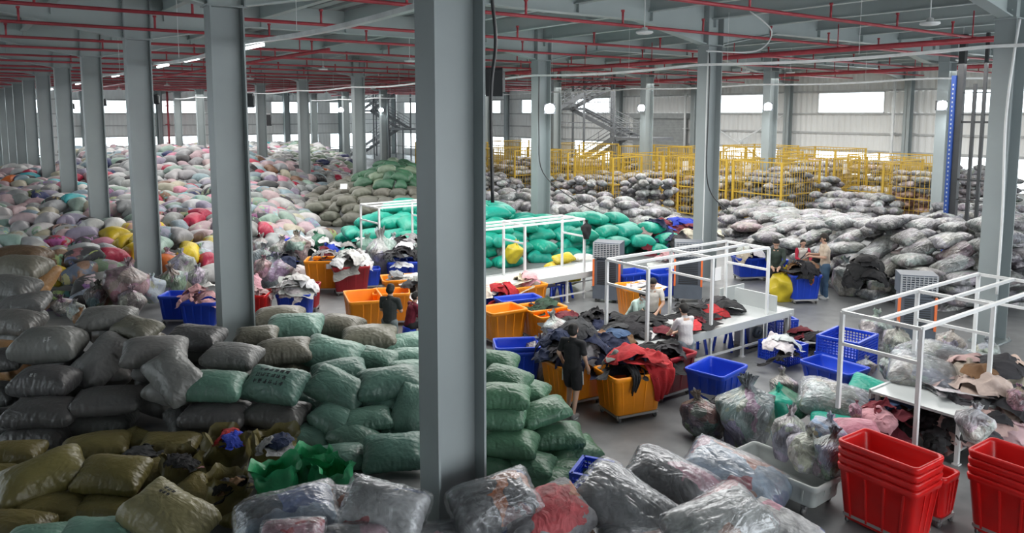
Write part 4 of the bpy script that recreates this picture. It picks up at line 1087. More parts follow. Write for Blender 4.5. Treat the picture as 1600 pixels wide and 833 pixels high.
upright(358, 745, 0, 88, 'olive', 'open olive sack with blue and red clothes in its mouth', 'sack', True, 0, 'open_woven_sack', G5)
upright(428, 755, 0, 96, 'olive', 'open olive sack with dark clothes and a tall torn edge', 'sack', True, 1, 'open_woven_sack', G5)
upright(290, 770, 0, 80, 'olive', 'open olive sack with pink clothes deep in its mouth', 'sack', True, 2, 'open_woven_sack', G5)
upright(355, 810, .1, 84, 'olive', 'open olive sack with dark mouth beside the smooth olive one', 'sack', True, 3, 'open_woven_sack', G5)
C['torn'] = (.03, .33, .13)
upright(432, 800, .25, 90, 'torn', 'torn bright green bag spilling red cloth, leftmost of three', 'sack', True, 4, 'torn_green_bag', 'torn bright green bags')
upright(487, 775, .25, 84, 'torn', 'torn bright green bag standing tallest of three', 'sack', True, 3, 'torn_green_bag', 'torn bright green bags')
upright(522, 790, .25, 84, 'torn', 'torn bright green bag with red cloth, rightmost of three', 'sack', True, 2, 'torn_green_bag', 'torn bright green bags')
UB = [(195, 478, .2, 76, 'pinkclear', 'tall clear bag of pink clothes left of the third column'), (150, 482, .2, 44, 'darkclear', 'round clear bag with red clothes'), (205, 492, .1, 48, 'lightclear', 'clear bag of lilac clothes in front of the tall pink one'),
      (243, 472, .2, 46, 'bluish', 'pale clear bag at the foot of the third column'), (272, 470, .1, 60, 'greyclear', 'clear bag with brown clothes right of the third column'), (290, 440, .2, 52, 'lightclear', 'white tied bag behind the blue bins'), (312, 452, .3, 40, 'white', 'white bag in the front blue bin by the second column'),
      (118, 500, .4, 32, 'white', 'small white bag in the dark hollow at the left'), (98, 492, .4, 34, 'darkclear', 'dark clear bag in the hollow at the left'), (128, 515, .5, 34, 'tan', 'small tan bag beside the white one in the hollow'),
      (265, 425, .3, 40, 'pinkclear', 'pale pink tied bag behind the third column'), (320, 420, .3, 40, 'bluish', 'pale blue tied bag left of the second column'),
      (440, 415, .3, 46, 'white', 'white tied bag farther up the aisle'), (465, 415, .3, 54, 'greyclear', 'wrinkled grey bag beside the white tied bag'), (405, 430, .1, 50, 'greyclear', 'grey tied bag right of the second column'), (425, 455, 0, 60, 'greyclear', 'grey clear bag behind the lone blue bin'),
      (405, 405, .3, 40, 'lightclear', 'white bag near the second column, farther back'), (408, 432, .66, 34, 'pink', 'pink bag standing in the red bin'), 
      (598, 438, 0, 84, 'bluish', 'large pale blue bundle beside the dark red bin'), (572, 405, .4, 40, 'lgreen', 'lime green bundle on the dark clothes'), (500, 390, .3, 30, 'dgreen', 'dark green round bag up the aisle'), (615, 400, .2, 36, 'white', 'white bag above the far blue bins'),
      (860, 600, 0, 76, 'lightclear', 'crumpled clear bag heaped behind the man in black shorts'), (835, 580, .2, 60, 'darkclear', 'grey bag of clothes beside the nested blue bins'), (872, 545, .4, 60, 'white', 'white translucent bag sticking up on the heap'), (880, 580, .5, 62, 'white', 'pale plastic bag above the man\'s shoulder'),
      (1108, 685, 0, 78, 'darkclear', 'clear bag with black clothes nearest the bright blue bin'), (1165, 700, 0, 112, 'greyclear', 'tall clear bag of grey clothes in front of the green bag'), (1228, 635, 0, 60, 'lightclear', 'pale clear bag behind the tall grey one'), (1212, 668, 0, 66, 'teal', 'teal bag between clear bags'),
      (1228, 718, .3, 84, 'bluish', 'clear bag of pale clothes in the grey cart, rear'), (1255, 735, .35, 70, 'white', 'white clear bag in the grey cart, middle'), (1290, 745, .35, 80, 'greyclear', 'clear bag with orange clothes in the grey cart, front'), (1285, 700, .35, 60, 'bluish', 'blue and white bundle in the grey cart'),
      (1222, 470, 0, 54, 'yellow', 'ochre woven sack standing before the worker in dark green'),
      (1400, 560, 0, 60, 'lightclear', 'clear bag behind the middle post of the right-hand frame'), (1370, 545, 0, 62, 'bluish', 'clear bag standing beside the stacked crates'), (1390, 590, .3, 40, 'white', 'small clear bag on the floor by the long blue tub'), (1350, 590, .1, 34, 'lightclear', 'low clear bag by the long blue tub'),
      (1545, 570, .2, 44, 'lightclear', 'clear bag with yellow clothes at the base of the right column'), (1480, 560, .8, 50, 'lightclear', 'clear film bag heaped on the right-hand table'), (1500, 590, .2, 40, 'greyclear', 'grey bag behind the right-hand table end'),
      (1325, 462, 0, 60, 'greyclear', 'clear bag of dark clothes beside the man in beige'), (1300, 430, .1, 44, 'darkclear', 'dark bag between the blue bin and the man in beige'), (1375, 468, 0, 40, 'lightclear', 'crumpled film bag under the black garments'),
      (1590, 640, .8, 40, 'pinkclear', 'clear bag on the clothes heap at the right edge'), (1520, 690, .6, 60, 'white', 'white clear bag on the clothes heap between the red stacks'), (1335, 655, .5, 30, 'pink', 'dusty pink bundle above the left red stack'),
      (800, 410, .2, 36, 'yellow', 'yellow bag standing behind the middle table, left'), (785, 405, .2, 30, 'greyclear', 'clear bag behind the middle table beside the yellow one')]
for i, (px_, py_, z_, h_, c_, lab) in enumerate(UB):
    m_ = 'sack' if c_ in ('yellow', 'teal', 'dgreen', 'lgreen', 'tan') else ('print' if c_ in ('bluish',) and i % 2 else 'film')
    upright(px_, py_, z_, h_, c_, lab, m_, seed=i, yaw=i*1.3)
# sacks lying on the tables and bags at right
def lay(px, py, z, w_, yaw, tilt, var, col, label, kind='woven_sack', mat='sack', film=None, thick=1.0): return fs(px, py, z, w_, yaw, tilt, 0, var, col, label, kind=kind, mat=mat, film=film, thick=thick, group='bags lying about the right side')
lay(881, 402, .92, 36, 25, 20, 4, 'yellow', 'yellow bag lying on the middle table')
lay(912, 402, .85, 36, -10, 6, 2, 'white', 'white folded bag on the middle table by the air cooler', 'plastic_bag')
lay(1308, 625, .42, 118, -24, 24, 3, 'lightclear', 'big milky clear bag lying left of the right-hand table', 'plastic_bag_of_clothes', 'film', 2, 1.2)
lay(1370, 612, .3, 88, -38, 26, 1, 'teal', 'teal flat bag beside the right-hand table')
lay(1235, 625, .3, 70, -50, 20, 2, 'dgreen', 'green bag beneath the pale clear bag')
lay(1310, 665, .2, 90, -20, 14, 0, 'teal', 'teal sack under the big milky clear bag')
lay(1340, 668, .55, 72, -6, 14, 1, 'pink', 'faded red sack above the left red stack')
lay(1410, 632, .35, 70, -30, 14, 2, 'yellow', 'yellow net bag at the near edge of the right-hand table')
lay(1448, 582, .95, 112, -28, 26, 4, 'lightclear', 'heaped clear film over the right-hand table', 'plastic_bag_of_clothes', 'film', 1, 1.2)
lay(1482, 560, 1.0, 92, -30, 26, 0, 'greyclear', 'shiny clear bag at the back of the right-hand table', 'plastic_bag_of_clothes', 'film', 2, 1.2)
lay(1430, 545, .8, 56, 20, 20, 2, 'lightclear', 'clear wrapping on the air cooler side of the right-hand table', 'plastic_bag_of_clothes', 'film', 1)

# fill the courses beneath the sacks that lie high
LABOF = {}
for o in list(COL.objects):
    if 'label' in o and o.type == 'MESH': LABOF[tuple(round(v, 3) for v in o.location)] = o['label']
class _Near(dict):
    def get(s, k, d=''): return dict.get(s, tuple(round(v, 3) for v in k), d)
LABOF = _Near(LABOF)
def under_label(c_, film, lab0, n):
    nm = 'clear bag' if film else {'ggreen': 'grey-green', 'dgrey': 'dark grey'}.get(c_, c_)+' sack'
    t = ' '.join(lab0.split()[:10]).rstrip(',')
    return '%s %s the %s' % (nm, ('under', 'two below', 'three below', 'four below')[min(n-1, 3)], t)
def support():
    base = list(PLACED); S_ = list(PLACED)
    for (x, y, z, L_, W_, T_, col, kind) in sorted(base, key=lambda s: -s[2]):
        if kind == 'plastic_bag' or (abs(x-4.575) < .75 and abs(y-7.28) < .7): continue
        zz = z-.33; nlev = 0; lab0 = LABOF.get((x, y, z), '')
        while zz > .12:
            ok = True; nlev += 1
            for s in S_:
                if abs(s[2]-zz) < .3 and math.hypot(s[0]-x, s[1]-y) < .62: ok = False; break
            if ok:
                # keep off the tables and the air
                xx, yy = x+RND.uniform(-.08, .08)+SA*.12, y+RND.uniform(-.08, .08)+CA*.12
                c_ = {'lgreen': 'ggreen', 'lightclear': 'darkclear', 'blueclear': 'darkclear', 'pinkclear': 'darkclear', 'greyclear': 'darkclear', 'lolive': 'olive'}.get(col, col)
                film = kind != 'woven_sack'
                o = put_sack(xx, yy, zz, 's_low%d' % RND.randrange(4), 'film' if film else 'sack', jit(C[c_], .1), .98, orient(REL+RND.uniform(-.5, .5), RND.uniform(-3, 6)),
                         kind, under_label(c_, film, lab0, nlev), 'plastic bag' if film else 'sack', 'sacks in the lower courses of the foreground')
                S_.append((xx, yy, zz, 1, .7, .3, c_, kind)); PLACED.append(S_[-1])
            zz -= .32
PL_KEEP = [s for s in PLACED]
_tab = [s for s in PLACED if s[0] > 10.5 and s[1] < 9]
for s in _tab: PLACED.remove(s)
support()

# ================================================================ HEAPS
def inpoly(x, y, P):
    c_ = False; j = len(P)-1
    for i in range(len(P)):
        if (P[i][1] > y) != (P[j][1] > y) and x < (P[j][0]-P[i][0])*(y-P[i][1])/(P[j][1]-P[i][1])+P[i][0]: c_ = not c_
        j = i
    return c_
def edgedist(x, y, P):
    d_ = 1e9
    for i in range(len(P)):
        ax, ay = P[i]; bx, by = P[(i+1) % len(P)]; L2 = max(1e-9, (bx-ax)**2+(by-ay)**2)
        t = max(0, min(1, ((x-ax)*(bx-ax)+(y-ay)*(by-ay))/L2)); d_ = min(d_, math.hypot(x-ax-t*(bx-ax), y-ay-t*(by-ay)))
    return d_
COLXY = [(c_.location.x, c_.location.y) for c_ in cols.values()]
PEND = []
def heap(key, P, hf, size, colf, mat, vars_, seed, ang=0.0, tiltr=6, dmul=(.80, .80), name='woven_sack', jx=.18, info=None, surface=False, minw=None, yj=.35, cross=.2):
    L_, W_, T_ = size; r = random.Random(seed)
    xs = [p[0] for p in P]; ys = [p[1] for p in P]; cx, cy = sum(xs)/len(xs), sum(ys)/len(ys)
    R_ = max(max(xs)-min(xs), max(ys)-min(ys)); ca_, sa_ = math.cos(ang), math.sin(ang)
    H_ = lambda x, y: hf(x, y) if inpoly(x, y, P) else -1
    nl = 30
    dx, dy = L_*dmul[0], W_*dmul[1]; nx, ny = int(R_/dx)+2, int(R_/dy)+2
    for k_ in range(nl):
        z0 = k_*T_; any_ = False
        for i in range(-nx, nx+1):
            for j in range(-ny, ny+1):
                u = (i+(.5 if (j+k_) % 2 else 0))*dx; v_ = (j+(.5 if k_ % 2 else 0)*.6)*dy
                x = cx+u*ca_-v_*sa_+r.uniform(-jx, jx)*L_; y = cy+u*sa_+v_*ca_+r.uniform(-jx, jx)*W_
                h = H_(x, y)
                if surface:
                    if k_ > 0 or h < .1: continue
                    z = max(T_*.45, h-T_*.45)
                else:
                    if h < z0+T_*.55: continue
                    any_ = True
                    exposed = h < z0+T_*2.1 or min(H_(x-dx, y), H_(x, y-dy), H_(x-dx*.7, y-dy*.7), H_(x+dx*.3, y-dy)) < z0+T_*.8
                    if not exposed: continue
                    z = z0+T_*.52
                if any(abs(x-a_) < .62 and abs(y-b_) < .52 for a_, b_ in COLXY): continue
                px_, py_, w_ = pr(x, y, z)
                if w_ < 4 or px_ < -60 or px_ > 1660 or py_ > 880: continue
                g_ = ((H_(x+.6, y)-H_(x-.6, y)) if min(H_(x+.6, y), H_(x-.6, y)) > 0 else 0, (H_(x, y+.6)-H_(x, y-.6)) if min(H_(x, y+.6), H_(x, y-.6)) > 0 else 0)
                yaw = ang+r.uniform(-yj, yj)+(math.pi/2 if r.random() < cross else 0) if not surface else r.uniform(0, math.pi)
                s_ = r.uniform(.88, 1.1)
                eu = (Matrix.Rotation(-math.atan(g_[0]/1.2)*.7, 3, 'Y')@Matrix.Rotation(math.atan(g_[1]/1.2)*.7, 3, 'X')@Matrix.Rotation(rad(r.uniform(-tiltr, tiltr)), 3, 'X')@Matrix.Rotation(rad(r.uniform(-tiltr, tiltr)), 3, 'Y')@Matrix.Rotation(yaw, 3, 'Z'))
                cn, cc = colf(x, y, z, k_, r)
                PEND.append(dict(key=key, x=x, y=y, z=z, k=k_, R=eu, L=L_*s_, W=W_*s_, T=T_, base=vars_[r.randrange(len(vars_))], mat=mat if isinstance(mat, str) else mat(cn, r), cn=cn, col=jit(cc, .1, r), name=name, px=px_, py=py_, w=w_))
        if surface or not any_: break
PAL = {'white': (.50, .50, .50), 'pale grey': (.32, .33, .34), 'pale pink': (.46, .34, .36), 'pale blue': (.27, .36, .41), 'mint green': (.28, .38, .33), 'cream': (.45, .42, .32), 'lilac': (.28, .25, .33), 'crimson': (.42, .03, .07), 'bright yellow': (.62, .46, .03),
       'navy': (.04, .05, .13), 'charcoal': (.05, .05, .055), 'orange': (.65, .16, .04), 'rose pink': (.60, .25, .33), 'turquoise': (.05, .38, .42), 'brown': (.20, .11, .07), 'mid grey': (.24, .25, .25), 'sage green': (.20, .27, .19)}
PM = [(-.5, 30), (0.3, 26.5), (2.4, 21.8), (6, 23.6), (9.5, 25.2), (12.4, 29), (13.6, 33.6), (15.4, 40), (22, 50), (29, 60), (33, 84), (2.5, 84), (1.0, 55)]
def hM(x, y):
    e_ = min(edgedist2(x, y), 30)
    h = .35+.42*min(e_, 2)+.05*max(0, e_-2)
    h = min(h, 1.9)
    if y > 52 and x < 9: h = min(h, 1.9-.13*(y-52)); h = max(h, .35)
    h += 1.5*math.exp(-((x-12.6)**2+(y-50)**2)/36)+.5*math.exp(-((x-19)**2+(y-62)**2)/60)+.45*math.exp(-((x-13.5)**2+(y-37)**2)/10)
    return h+.16*math.sin(x*1.7+y*.9)+.12*math.sin(y*1.9-x*.7)
def edgedist2(x, y):
    P = PM[:10]; d_ = 1e9
    for i in range(1, len(P)-1):
        ax, ay = P[i]; bx, by = P[i+1]; L2 = max(1e-9, (bx-ax)**2+(by-ay)**2)
        t = max(0, min(1, ((x-ax)*(bx-ax)+(y-ay)*(by-ay))/L2)); d_ = min(d_, math.hypot(x-ax-t*(bx-ax), y-ay-t*(by-ay)))
    return d_
def cM(x, y, z, k_, r):
    px_, py_, w_ = pr(x, y, z)
    W_ = {'white': 18, 'pale grey': 20, 'pale pink': 16, 'pale blue': 8, 'mint green': 6, 'cream': 7, 'lilac': 7, 'crimson': 4, 'bright yellow': 0, 'navy': 3, 'charcoal': 6, 'orange': 1, 'rose pink': 4, 'turquoise': 1, 'brown': 3, 'mid grey': 9}
    if w_ > 55: W_.update({'white': 60, 'pale grey': 30})
    if 340 < py_ < 400 and (px_ < 80 or 150 < px_ < 335 or px_ > 390 and px_ < 420): W_.update({'bright yellow': 34})
    if 75 < px_ < 200 and 395 < py_ < 470: W_ = {'brown': 10, 'sage green': 8, 'charcoal': 8, 'crimson': 4, 'mid grey': 4, 'bright yellow': 3}
    if px_ < 170 and 290 < py_ < 350: W_.update({'lilac': 22, 'pale pink': 26})
    if 600 > px_ > 440 and py_ < 265 and w_ > 36: W_.update({'sage green': 60})
    q = r.uniform(0, sum(W_.values()))
    for n_, v_ in W_.items():
        q -= v_
        if q <= 0: return n_, PAL[n_]
    return n_, PAL[n_]
heap('M', PM, hM, (1.12, .84, .38), cM, lambda cn, r: 'print' if cn in ('navy', 'charcoal', 'brown') or r.random() < .28 else 'sack', ['s_low0', 's_low1', 's_low2', 's_low3'], 5, .4, 10, (.74, .76), surface=True, name='laundry_sack')
# grey-green block beyond the aisle
PQ = [(13.6, 34.2), (14.6, 32.3), (16.2, 30.4), (18.6, 29.4), (21.5, 32), (25, 38), (28, 46), (26, 52), (20, 45), (15.6, 39.5)]
def hQ(x, y): e_ = edgedist(x, y, PQ[:5]+[(30, 60)]); d_ = min([math.hypot(x-a_, y-b_) for a_, b_ in ()]+[1e9]); d2 = edgedist(x, y, PQ); return min(2.35, .75+.42*min(d2, 6))+.1*math.sin(x*2+y)
def cQ(x, y, z, k_, r):
    if y > 44: n_ = r.choice(('mid grey', 'sage green', 'bright yellow' if r.random() < .4 else 'brown', 'pale grey', 'charcoal'))
    elif z > 1.55: n_ = 'dark green' if r.random() < .75 else 'sage green'
    else: n_ = 'olive grey'
    return n_, {**PAL, 'dark green': (.055, .15, .085), 'olive grey': (.17, .17, .14)}[n_]
heap('Q', PQ, hQ, (1.05, .78, .32), cQ, 'sack', ['s_low0', 's_low1', 's_low3'], 6, REL, 6, (.84, .84), name='stacked_sack')
# teal block
PT = [(11.6, 25.6), (13.2, 22.9), (14.2, 21.0), (18, 20.4), (21.8, 19.3), (22.8, 20.2), (21, 22.6), (18.6, 24.0), (19, 28), (14.4, 28.8), (12.2, 27.6)]
def hT(x, y):
    d_ = edgedist(x, y, PT); h = .8+.5*min(d_, 1.2)
    if x > 19.8: h = min(h, 1.55-.32*(x-19.8))
    if y > 23 and x > 14: h += .25
    return h+.1*math.sin(2*x+1.3*y)
heap('T', PT, hT, (1.2, .85, .34), lambda x, y, z, k_, r: ('teal', C['teal']), 'sack', ['s_pack0', 's_low0', 's_pack1', 's_low3'], 8, -.15, 6, (.86, .84), name='teal_sack')
# film bags behind the teal block
PP = [(19.3, 29.5), (19.4, 25), (21, 23.1), (23.4, 21.0), (25.4, 21.2), (26.4, 26), (25, 31), (21, 33)]
GREYS = {'grey-white': (.26, .27, .28), 'mid grey': (.11, .11, .12), 'dark grey': (.055, .055, .06)}
def cP(x, y, z, k_, r): n_ = r.choice(('grey-white', 'mid grey', 'dark grey', 'mid grey', 'dark grey')); return n_, GREYS[n_]
heap('P', PP, lambda x, y: .7+.5*min(1.2, edgedist(x, y, PP))+.12*math.sin(3*x+2*y), (1.0, .76, .3), cP, 'pack', ['s_pack0', 's_pack1', 's_pack2'], 9, .3, 10, (.84, .84), name='film_wrapped_pack')
# long block of film-wrapped packs on the right
PR = [(25.3, 19.6), (24.0, 17.6), (22.9, 16.2), (22.2, 14.2), (21.2, 12.6), (20.9, 10.6), (20.7, 8.9), (23.6, 7.6), (26.5, 9.4), (29, 14), (29.6, 18.4), (28, 21)]
def hR(x, y):
    if 21.5 < x < 24.2 and 8.0 < y < 10.9: return 2.45-.35*(y-8.0)/2.9-.3*(x < 22.1)
    d_ = edgedist(x, y, PR); h = .95+.35*min(d_, 1.2)
    h += 1.35*math.exp(-((x-22.9)**2+(y-9.3)**2)/1.5)+.75*math.exp(-((x-22.6)**2+(y-10.9)**2)/1.2)+.45*math.exp(-((x-23)**2+(y-13)**2)/2)
    return h+.1*math.sin(3*x+y)
def cR(x, y, z, k_, r): n_ = r.choices(('dark grey', 'mid grey', 'grey-white', 'plum'), (6, 4, 2, 1))[0]; return n_, {**GREYS, 'plum': (.14, .05, .07)}[n_]
heap('R', PR, hR, (1.15, .82, .27), cR, 'pack', ['s_pack0', 's_pack1', 's_pack2'], 11, REL+.25, 3, (.9, .88), name='film_wrapped_pack', yj=.14, cross=.12, jx=.09)
# stacks inside the cages
for ci_, (x_, y_, wd_, dp_, h_) in enumerate(CAGES):
    r_ = random.Random(ci_*7+1); P_ = [(x_+.2, y_+.25), (x_+wd_-.2, y_+.25), (x_+wd_-.2, y_+dp_-.2), (x_+.2, y_+dp_-.2)]
    hh = r_.choice((1.5, 1.9, 2.2, 2.5)) if ci_ else 2.4
    base_ = ('russet', (.34, .12, .05)) if ci_ in (2, 13) else None
    def cC(x, y, z, k_, r, b=base_, ci_=ci_):
        if b and z < 1.7: return b
        n_ = r.choices(('grey-white', 'mid grey', 'tan', 'dark grey', 'pinkish'), (3, 4, 4, 3, 2) if ci_ > 7 else (2, 4, 4, 5, 0))[0]
        return n_, {**GREYS, 'grey-white': (.5, .5, .5), 'tan': (.33, .25, .15), 'pinkish': (.45, .33, .33)}[n_]
    heap('C', P_, lambda x, y, hh=hh, s=ci_: hh+.15*math.sin(2*x+s), (.82, .62, .22), cC, 'pack', ['s_low0', 's_low1', 's_low3'], 30+ci_, 0, 2, (.86, .86), name='packed_bale', jx=.05, yj=.1, cross=.3)
# smaller open stacks before and between the cages
for i_, (P_, hh) in enumerate((([(29.8, 17.6), (32.6, 16.2), (34.2, 18), (31.4, 19.8)], 1.5), ([(26.4, 19.9), (28.6, 18.8), (29.8, 20.4), (27.6, 21.8)], 1.3), ([(25.8, 24.6), (27.4, 23.8), (28.2, 26), (26.8, 27.2)], 2.1), ([(26.6, 29.6), (27.8, 29.2), (27.9, 33), (26.8, 33.4)], 1.7),
        ([(22.5, 35.5), (26.5, 34), (27, 40), (23, 42)], 1.5), ([(33, 20.5), (34.8, 20), (34.8, 27), (33.4, 27)], 2.0), ([(38.9, 17), (39.4, 17), (39.4, 30), (38.9, 30)], 2.1), ([(30, 13.5), (34, 11.5), (36, 13), (33, 15.3)], 1.4), ([(43.5, 17), (46.5, 17), (46.5, 30), (43.5, 30)], 2.1), ([(43.5, 31), (46.5, 31), (46.5, 44), (43.5, 44)], 1.7))):
    heap('C', P_, lambda x, y, hh=hh: hh+.2*math.sin(2*x+y), (.85, .62, .24), cP, 'pack', ['s_low0', 's_low1', 's_low3'], 70+i_, .3*i_, 5, (.86, .86), name='packed_bale', jx=.08)

# --- keep what the photograph's side can see, single out the largest 300 of a kind, label them
GW, GH = 400, 209
cover = np.zeros((GH, GW), bool)
occl = [dict(x=s[0], y=s[1], z=s[2], L=s[3], W=s[4], T=s[5], w=pr(*s[:3])[2], px=pr(*s[:3])[0], py=pr(*s[:3])[1], fixed=True) for s in PLACED]
keep = []
for b_ in sorted(PEND+occl, key=lambda q: q['w']):
    rx = FPX*b_['L']*.40/b_['w']/4; ry = FPX*(b_['T']*.42+b_['W']*.12)/b_['w']/4; cx_, cy_ = b_['px']/4, b_['py']/4
    x0_, x1_ = max(0, int(cx_-rx)), min(GW-1, int(cx_+rx)+1); y0_, y1_ = max(0, int(cy_-ry)), min(GH-1, int(cy_+ry)+1)
    if x1_ < x0_ or y1_ < y0_:
        if not b_.get('fixed') and -50 < b_['px'] < 1650: keep.append(b_)
        continue
    reg = cover[y0_:y1_+1, x0_:x1_+1]
    if not b_.get('fixed'):
        if reg.size and reg.mean() > .90: continue
        keep.append(b_)
    yy_, xx_ = np.mgrid[y0_:y1_+1, x0_:x1_+1]; reg |= ((xx_-cx_)/max(rx, .6))**2+((yy_-cy_)/max(ry, .6))**2 <= 1
HN = {'M': 'mixed laundry hill', 'Q': 'grey-green sack block beyond the aisle', 'T': 'teal sack block', 'P': 'film-wrapped heap behind the teal sacks', 'R': 'long block of film-wrapped packs', 'C': 'stacks around the yellow cages'}
NOUN = {'stacked_sack': 'stacked sack', 'teal_sack': 'teal sack', 'laundry_sack': 'laundry sack', 'woven_sack': 'woven sack', 'film_wrapped_pack': 'film-wrapped pack', 'packed_bale': 'packed bale'}
def landmark(px_, py_):
    best = min(((abs(pr(c_.location.x, c_.location.y, 2.5)[0]-px_)+abs(pr(c_.location.x, c_.location.y, 0)[1]-py_)*.5, k_) for k_, c_ in cols.items()))[1]
    side = 'left of' if pr(cols[best].location.x, cols[best].location.y, 1)[0] > px_ else 'right of'
    return '%s %s %s-row column' % (side, ORD[best[1]-1], ('near', 'middle', 'far')[best[0]])
bykind = {}
for b_ in keep: bykind.setdefault((b_['name']), []).append(b_)
used = {}
for nm, L0 in bykind.items():
    L0.sort(key=lambda q: q['w']); ind, rest = L0[:300], L0[300:]
    heaps_n = {}
    for b_ in ind:
        near = min((q for q in ind if q is not b_ and q['key'] == b_['key']), key=lambda q: (q['px']-b_['px'])**2+(q['py']-b_['py'])**2, default=None)
        key = b_['key']
        s0 = MESH[b_['base']]['dims']
        me = withmat(b_['base'], b_['mat']); o = link(nm, me); o.location = (b_['x'], b_['y'], b_['z']); o.rotation_euler = b_['R'].to_euler()
        o.scale = (b_['L']/1.0, b_['W']/.72, b_['T']/.27 if key != 'M' else b_['T']/.25); o.color = (*b_['col'], 1)
        pat = 'patterned ' if b_['mat'] == 'print' else ''
        if key in ('T', 'R', 'Q'):
            lab = '%s %s, %s course of %s, %s' % (b_['cn'], 'sack' if key != 'R' else 'film pack', ORD[min(b_['k'], 11)], {'T': 'teal block', 'R': 'long pack block', 'Q': 'grey-green block'}[key], landmark(b_['px'], b_['py']).replace('the ', ''))
        else:
            lab = '%s%s %s' % (pat, b_['cn'], NOUN[nm])+' %s' % landmark(b_['px'], b_['py']).replace('the ', '')
            if near: lab += ', next to a %s one' % near['cn']
        if lab in used:
            nb = sorted((q for q in ind if q is not b_ and q['key'] == key), key=lambda q: (q['px']-b_['px'])**2+(q['py']-b_['py'])**2)[1:3]
            if nb: lab = ' '.join(lab.split()[:12])+', below' if False else lab
            for q in nb:
                l2 = '%s%s %s between %s and %s ones, %s' % (pat, b_['cn'], NOUN[nm].split()[-1], near['cn'], q['cn'], landmark(b_['px'], b_['py']).replace('the ', ''))
                if l2 not in used: lab = l2; break
        used[lab] = 1
        tag(o, lab, 'sack' if 'sack' in nm else 'pack', NOUN[nm]+'s of the '+HN[key])
    if rest:
        mats = {}; vs, fs_, ti, mi = [], [], [], []; nv = 0
        for b_ in rest:
            me = MESH[b_['base']]; co = np.empty(len(me.vertices)*3); me.vertices.foreach_get('co', co); co = co.reshape(-1, 3)
            A_ = np.array(b_['R'])@np.diag([b_['L'], b_['W']/.72, b_['T']/.27]); co = co@A_.T+np.array([b_['x'], b_['y'], b_['z']])
            vi = np.empty(len(me.loops), np.int32); me.loops.foreach_get('vertex_index', vi)
            vs.append(co); fs_.append(vi+nv); nv += len(co); ti.append(np.tile((*b_['col'], 1), (len(co), 1)))
        vs = np.vstack(vs); li = np.concatenate(fs_); nf = len(li)//4
        me = bpy.data.meshes.new('far_'+nm); me.vertices.add(len(vs)); me.vertices.foreach_set('co', vs.ravel()); me.loops.add(len(li)); me.loops.foreach_set('vertex_index', li)
        me.polygons.add(nf); me.polygons.foreach_set('loop_start', np.arange(nf, dtype=np.int32)*4); me.polygons.foreach_set('use_smooth', [True]*nf)
        me.update(); me.validate()
        at_ = me.color_attributes.new('tint', 'FLOAT_COLOR', 'POINT'); at_.data.foreach_set('color', np.vstack(ti).astype(np.float32).ravel())
        me.materials.append(M['film_mix' if nm in ('packed_bale', 'film_wrapped_pack') else 'sack_mix'])
        o = link({'laundry_sack': 'distant_laundry_sacks', 'packed_bale': 'distant_packed_bales', 'woven_sack': 'distant_woven_sacks', 'stacked_sack': 'distant_stacked_sacks', 'teal_sack': 'distant_teal_sacks', 'film_wrapped_pack': 'distant_wrapped_packs'}[nm], me, kind='stuff')
        tag(o, 'countless small %ss farther back beyond the nearer ones' % NOUN[nm], NOUN[nm].split()[-1])
    print('KIND', nm, len(ind), len(rest))
# ================================================================ GARMENTS IN HEAPS
GCOL = {'black': (.012, .012, .014), 'charcoal': (.04, .04, .045), 'navy': (.012, .02, .06), 'white': (.62, .62, .62), 'cream': (.62, .56, .44), 'beige': (.50, .40, .33), 'red': (.40, .015, .02), 'maroon': (.13, .01, .02), 'grey': (.25, .25, .25), 'pink': (.60, .33, .36),
        'brown': (.17, .09, .04), 'denim blue': (.05, .10, .20), 'royal blue': (.02, .05, .42), 'dark green': (.02, .05, .03), 'teal': (.01, .3, .22), 'orange': (.55, .15, .03), 'striped grey': (.42, .42, .42), 'lime': (.45, .6, .1), 'dusty pink': (.5, .35, .34), 'tan': (.35, .2, .08)}
def gheap(c_, z0, rx, ry, h, n, cols_, where, yaw=0.0, seed=1, scl=1.0, flat=False):
    r = random.Random(seed); x0, y0 = c_; out = []
    for i in range(n):
        q = math.sqrt((i+.5)/n); a = i*2.4+r.uniform(-.3, .3)
        if n <= 2: q *= .3
        u, v_ = q*math.cos(a), q*math.sin(a)
        x = u*rx*math.cos(yaw)-v_*ry*math.sin(yaw); y = u*rx*math.sin(yaw)+v_*ry*math.cos(yaw)
        z = z0+h*(1-q*q)+r.uniform(-.03, .03); cn = cols_[r.randrange(len(cols_))]
        key = withmat(subdivided('g_gar%d' % r.randrange(6)), 'cloth'); s = r.uniform(.8, 1.15)*scl
        o = link('folded_garment' if flat else 'heaped_garment' if z0 < .5 else 'crumpled_garment', key, None, (x0+x, y0+y, z-.05)); o.rotation_euler = (Matrix.Rotation(yaw, 3, 'Z')@Matrix.Rotation(r.uniform(-.2, .2)-v_*.6*min(1, 3*h), 3, 'X')@Matrix.Rotation(r.uniform(-.2, .2)+u*.6*min(1, 3*h), 3, 'Y')@Matrix.Rotation(r.uniform(0, 6.28), 3, 'Z')).to_euler()
        o.scale = (s, s, s*(.55 if flat else .9)); o.color = (*jit(GCOL[cn], .15, r), 1); out.append((o, cn))
    by = {}
    for o, cn in out: by.setdefault(cn, []).append(o)
    for cn, L_ in by.items():
        L_.sort(key=lambda o: pr(*o.location)[0])
        for i, o in enumerate(L_):
            pos = '' if len(L_) == 1 else ('leftmost ' if i == 0 else 'rightmost ' if i == len(L_)-1 else ORD[min(i, 11)]+'-from-left ')
            tag(o, '%s%s garment %s' % (pos, cn, where), 'garment', 'garments '+where)
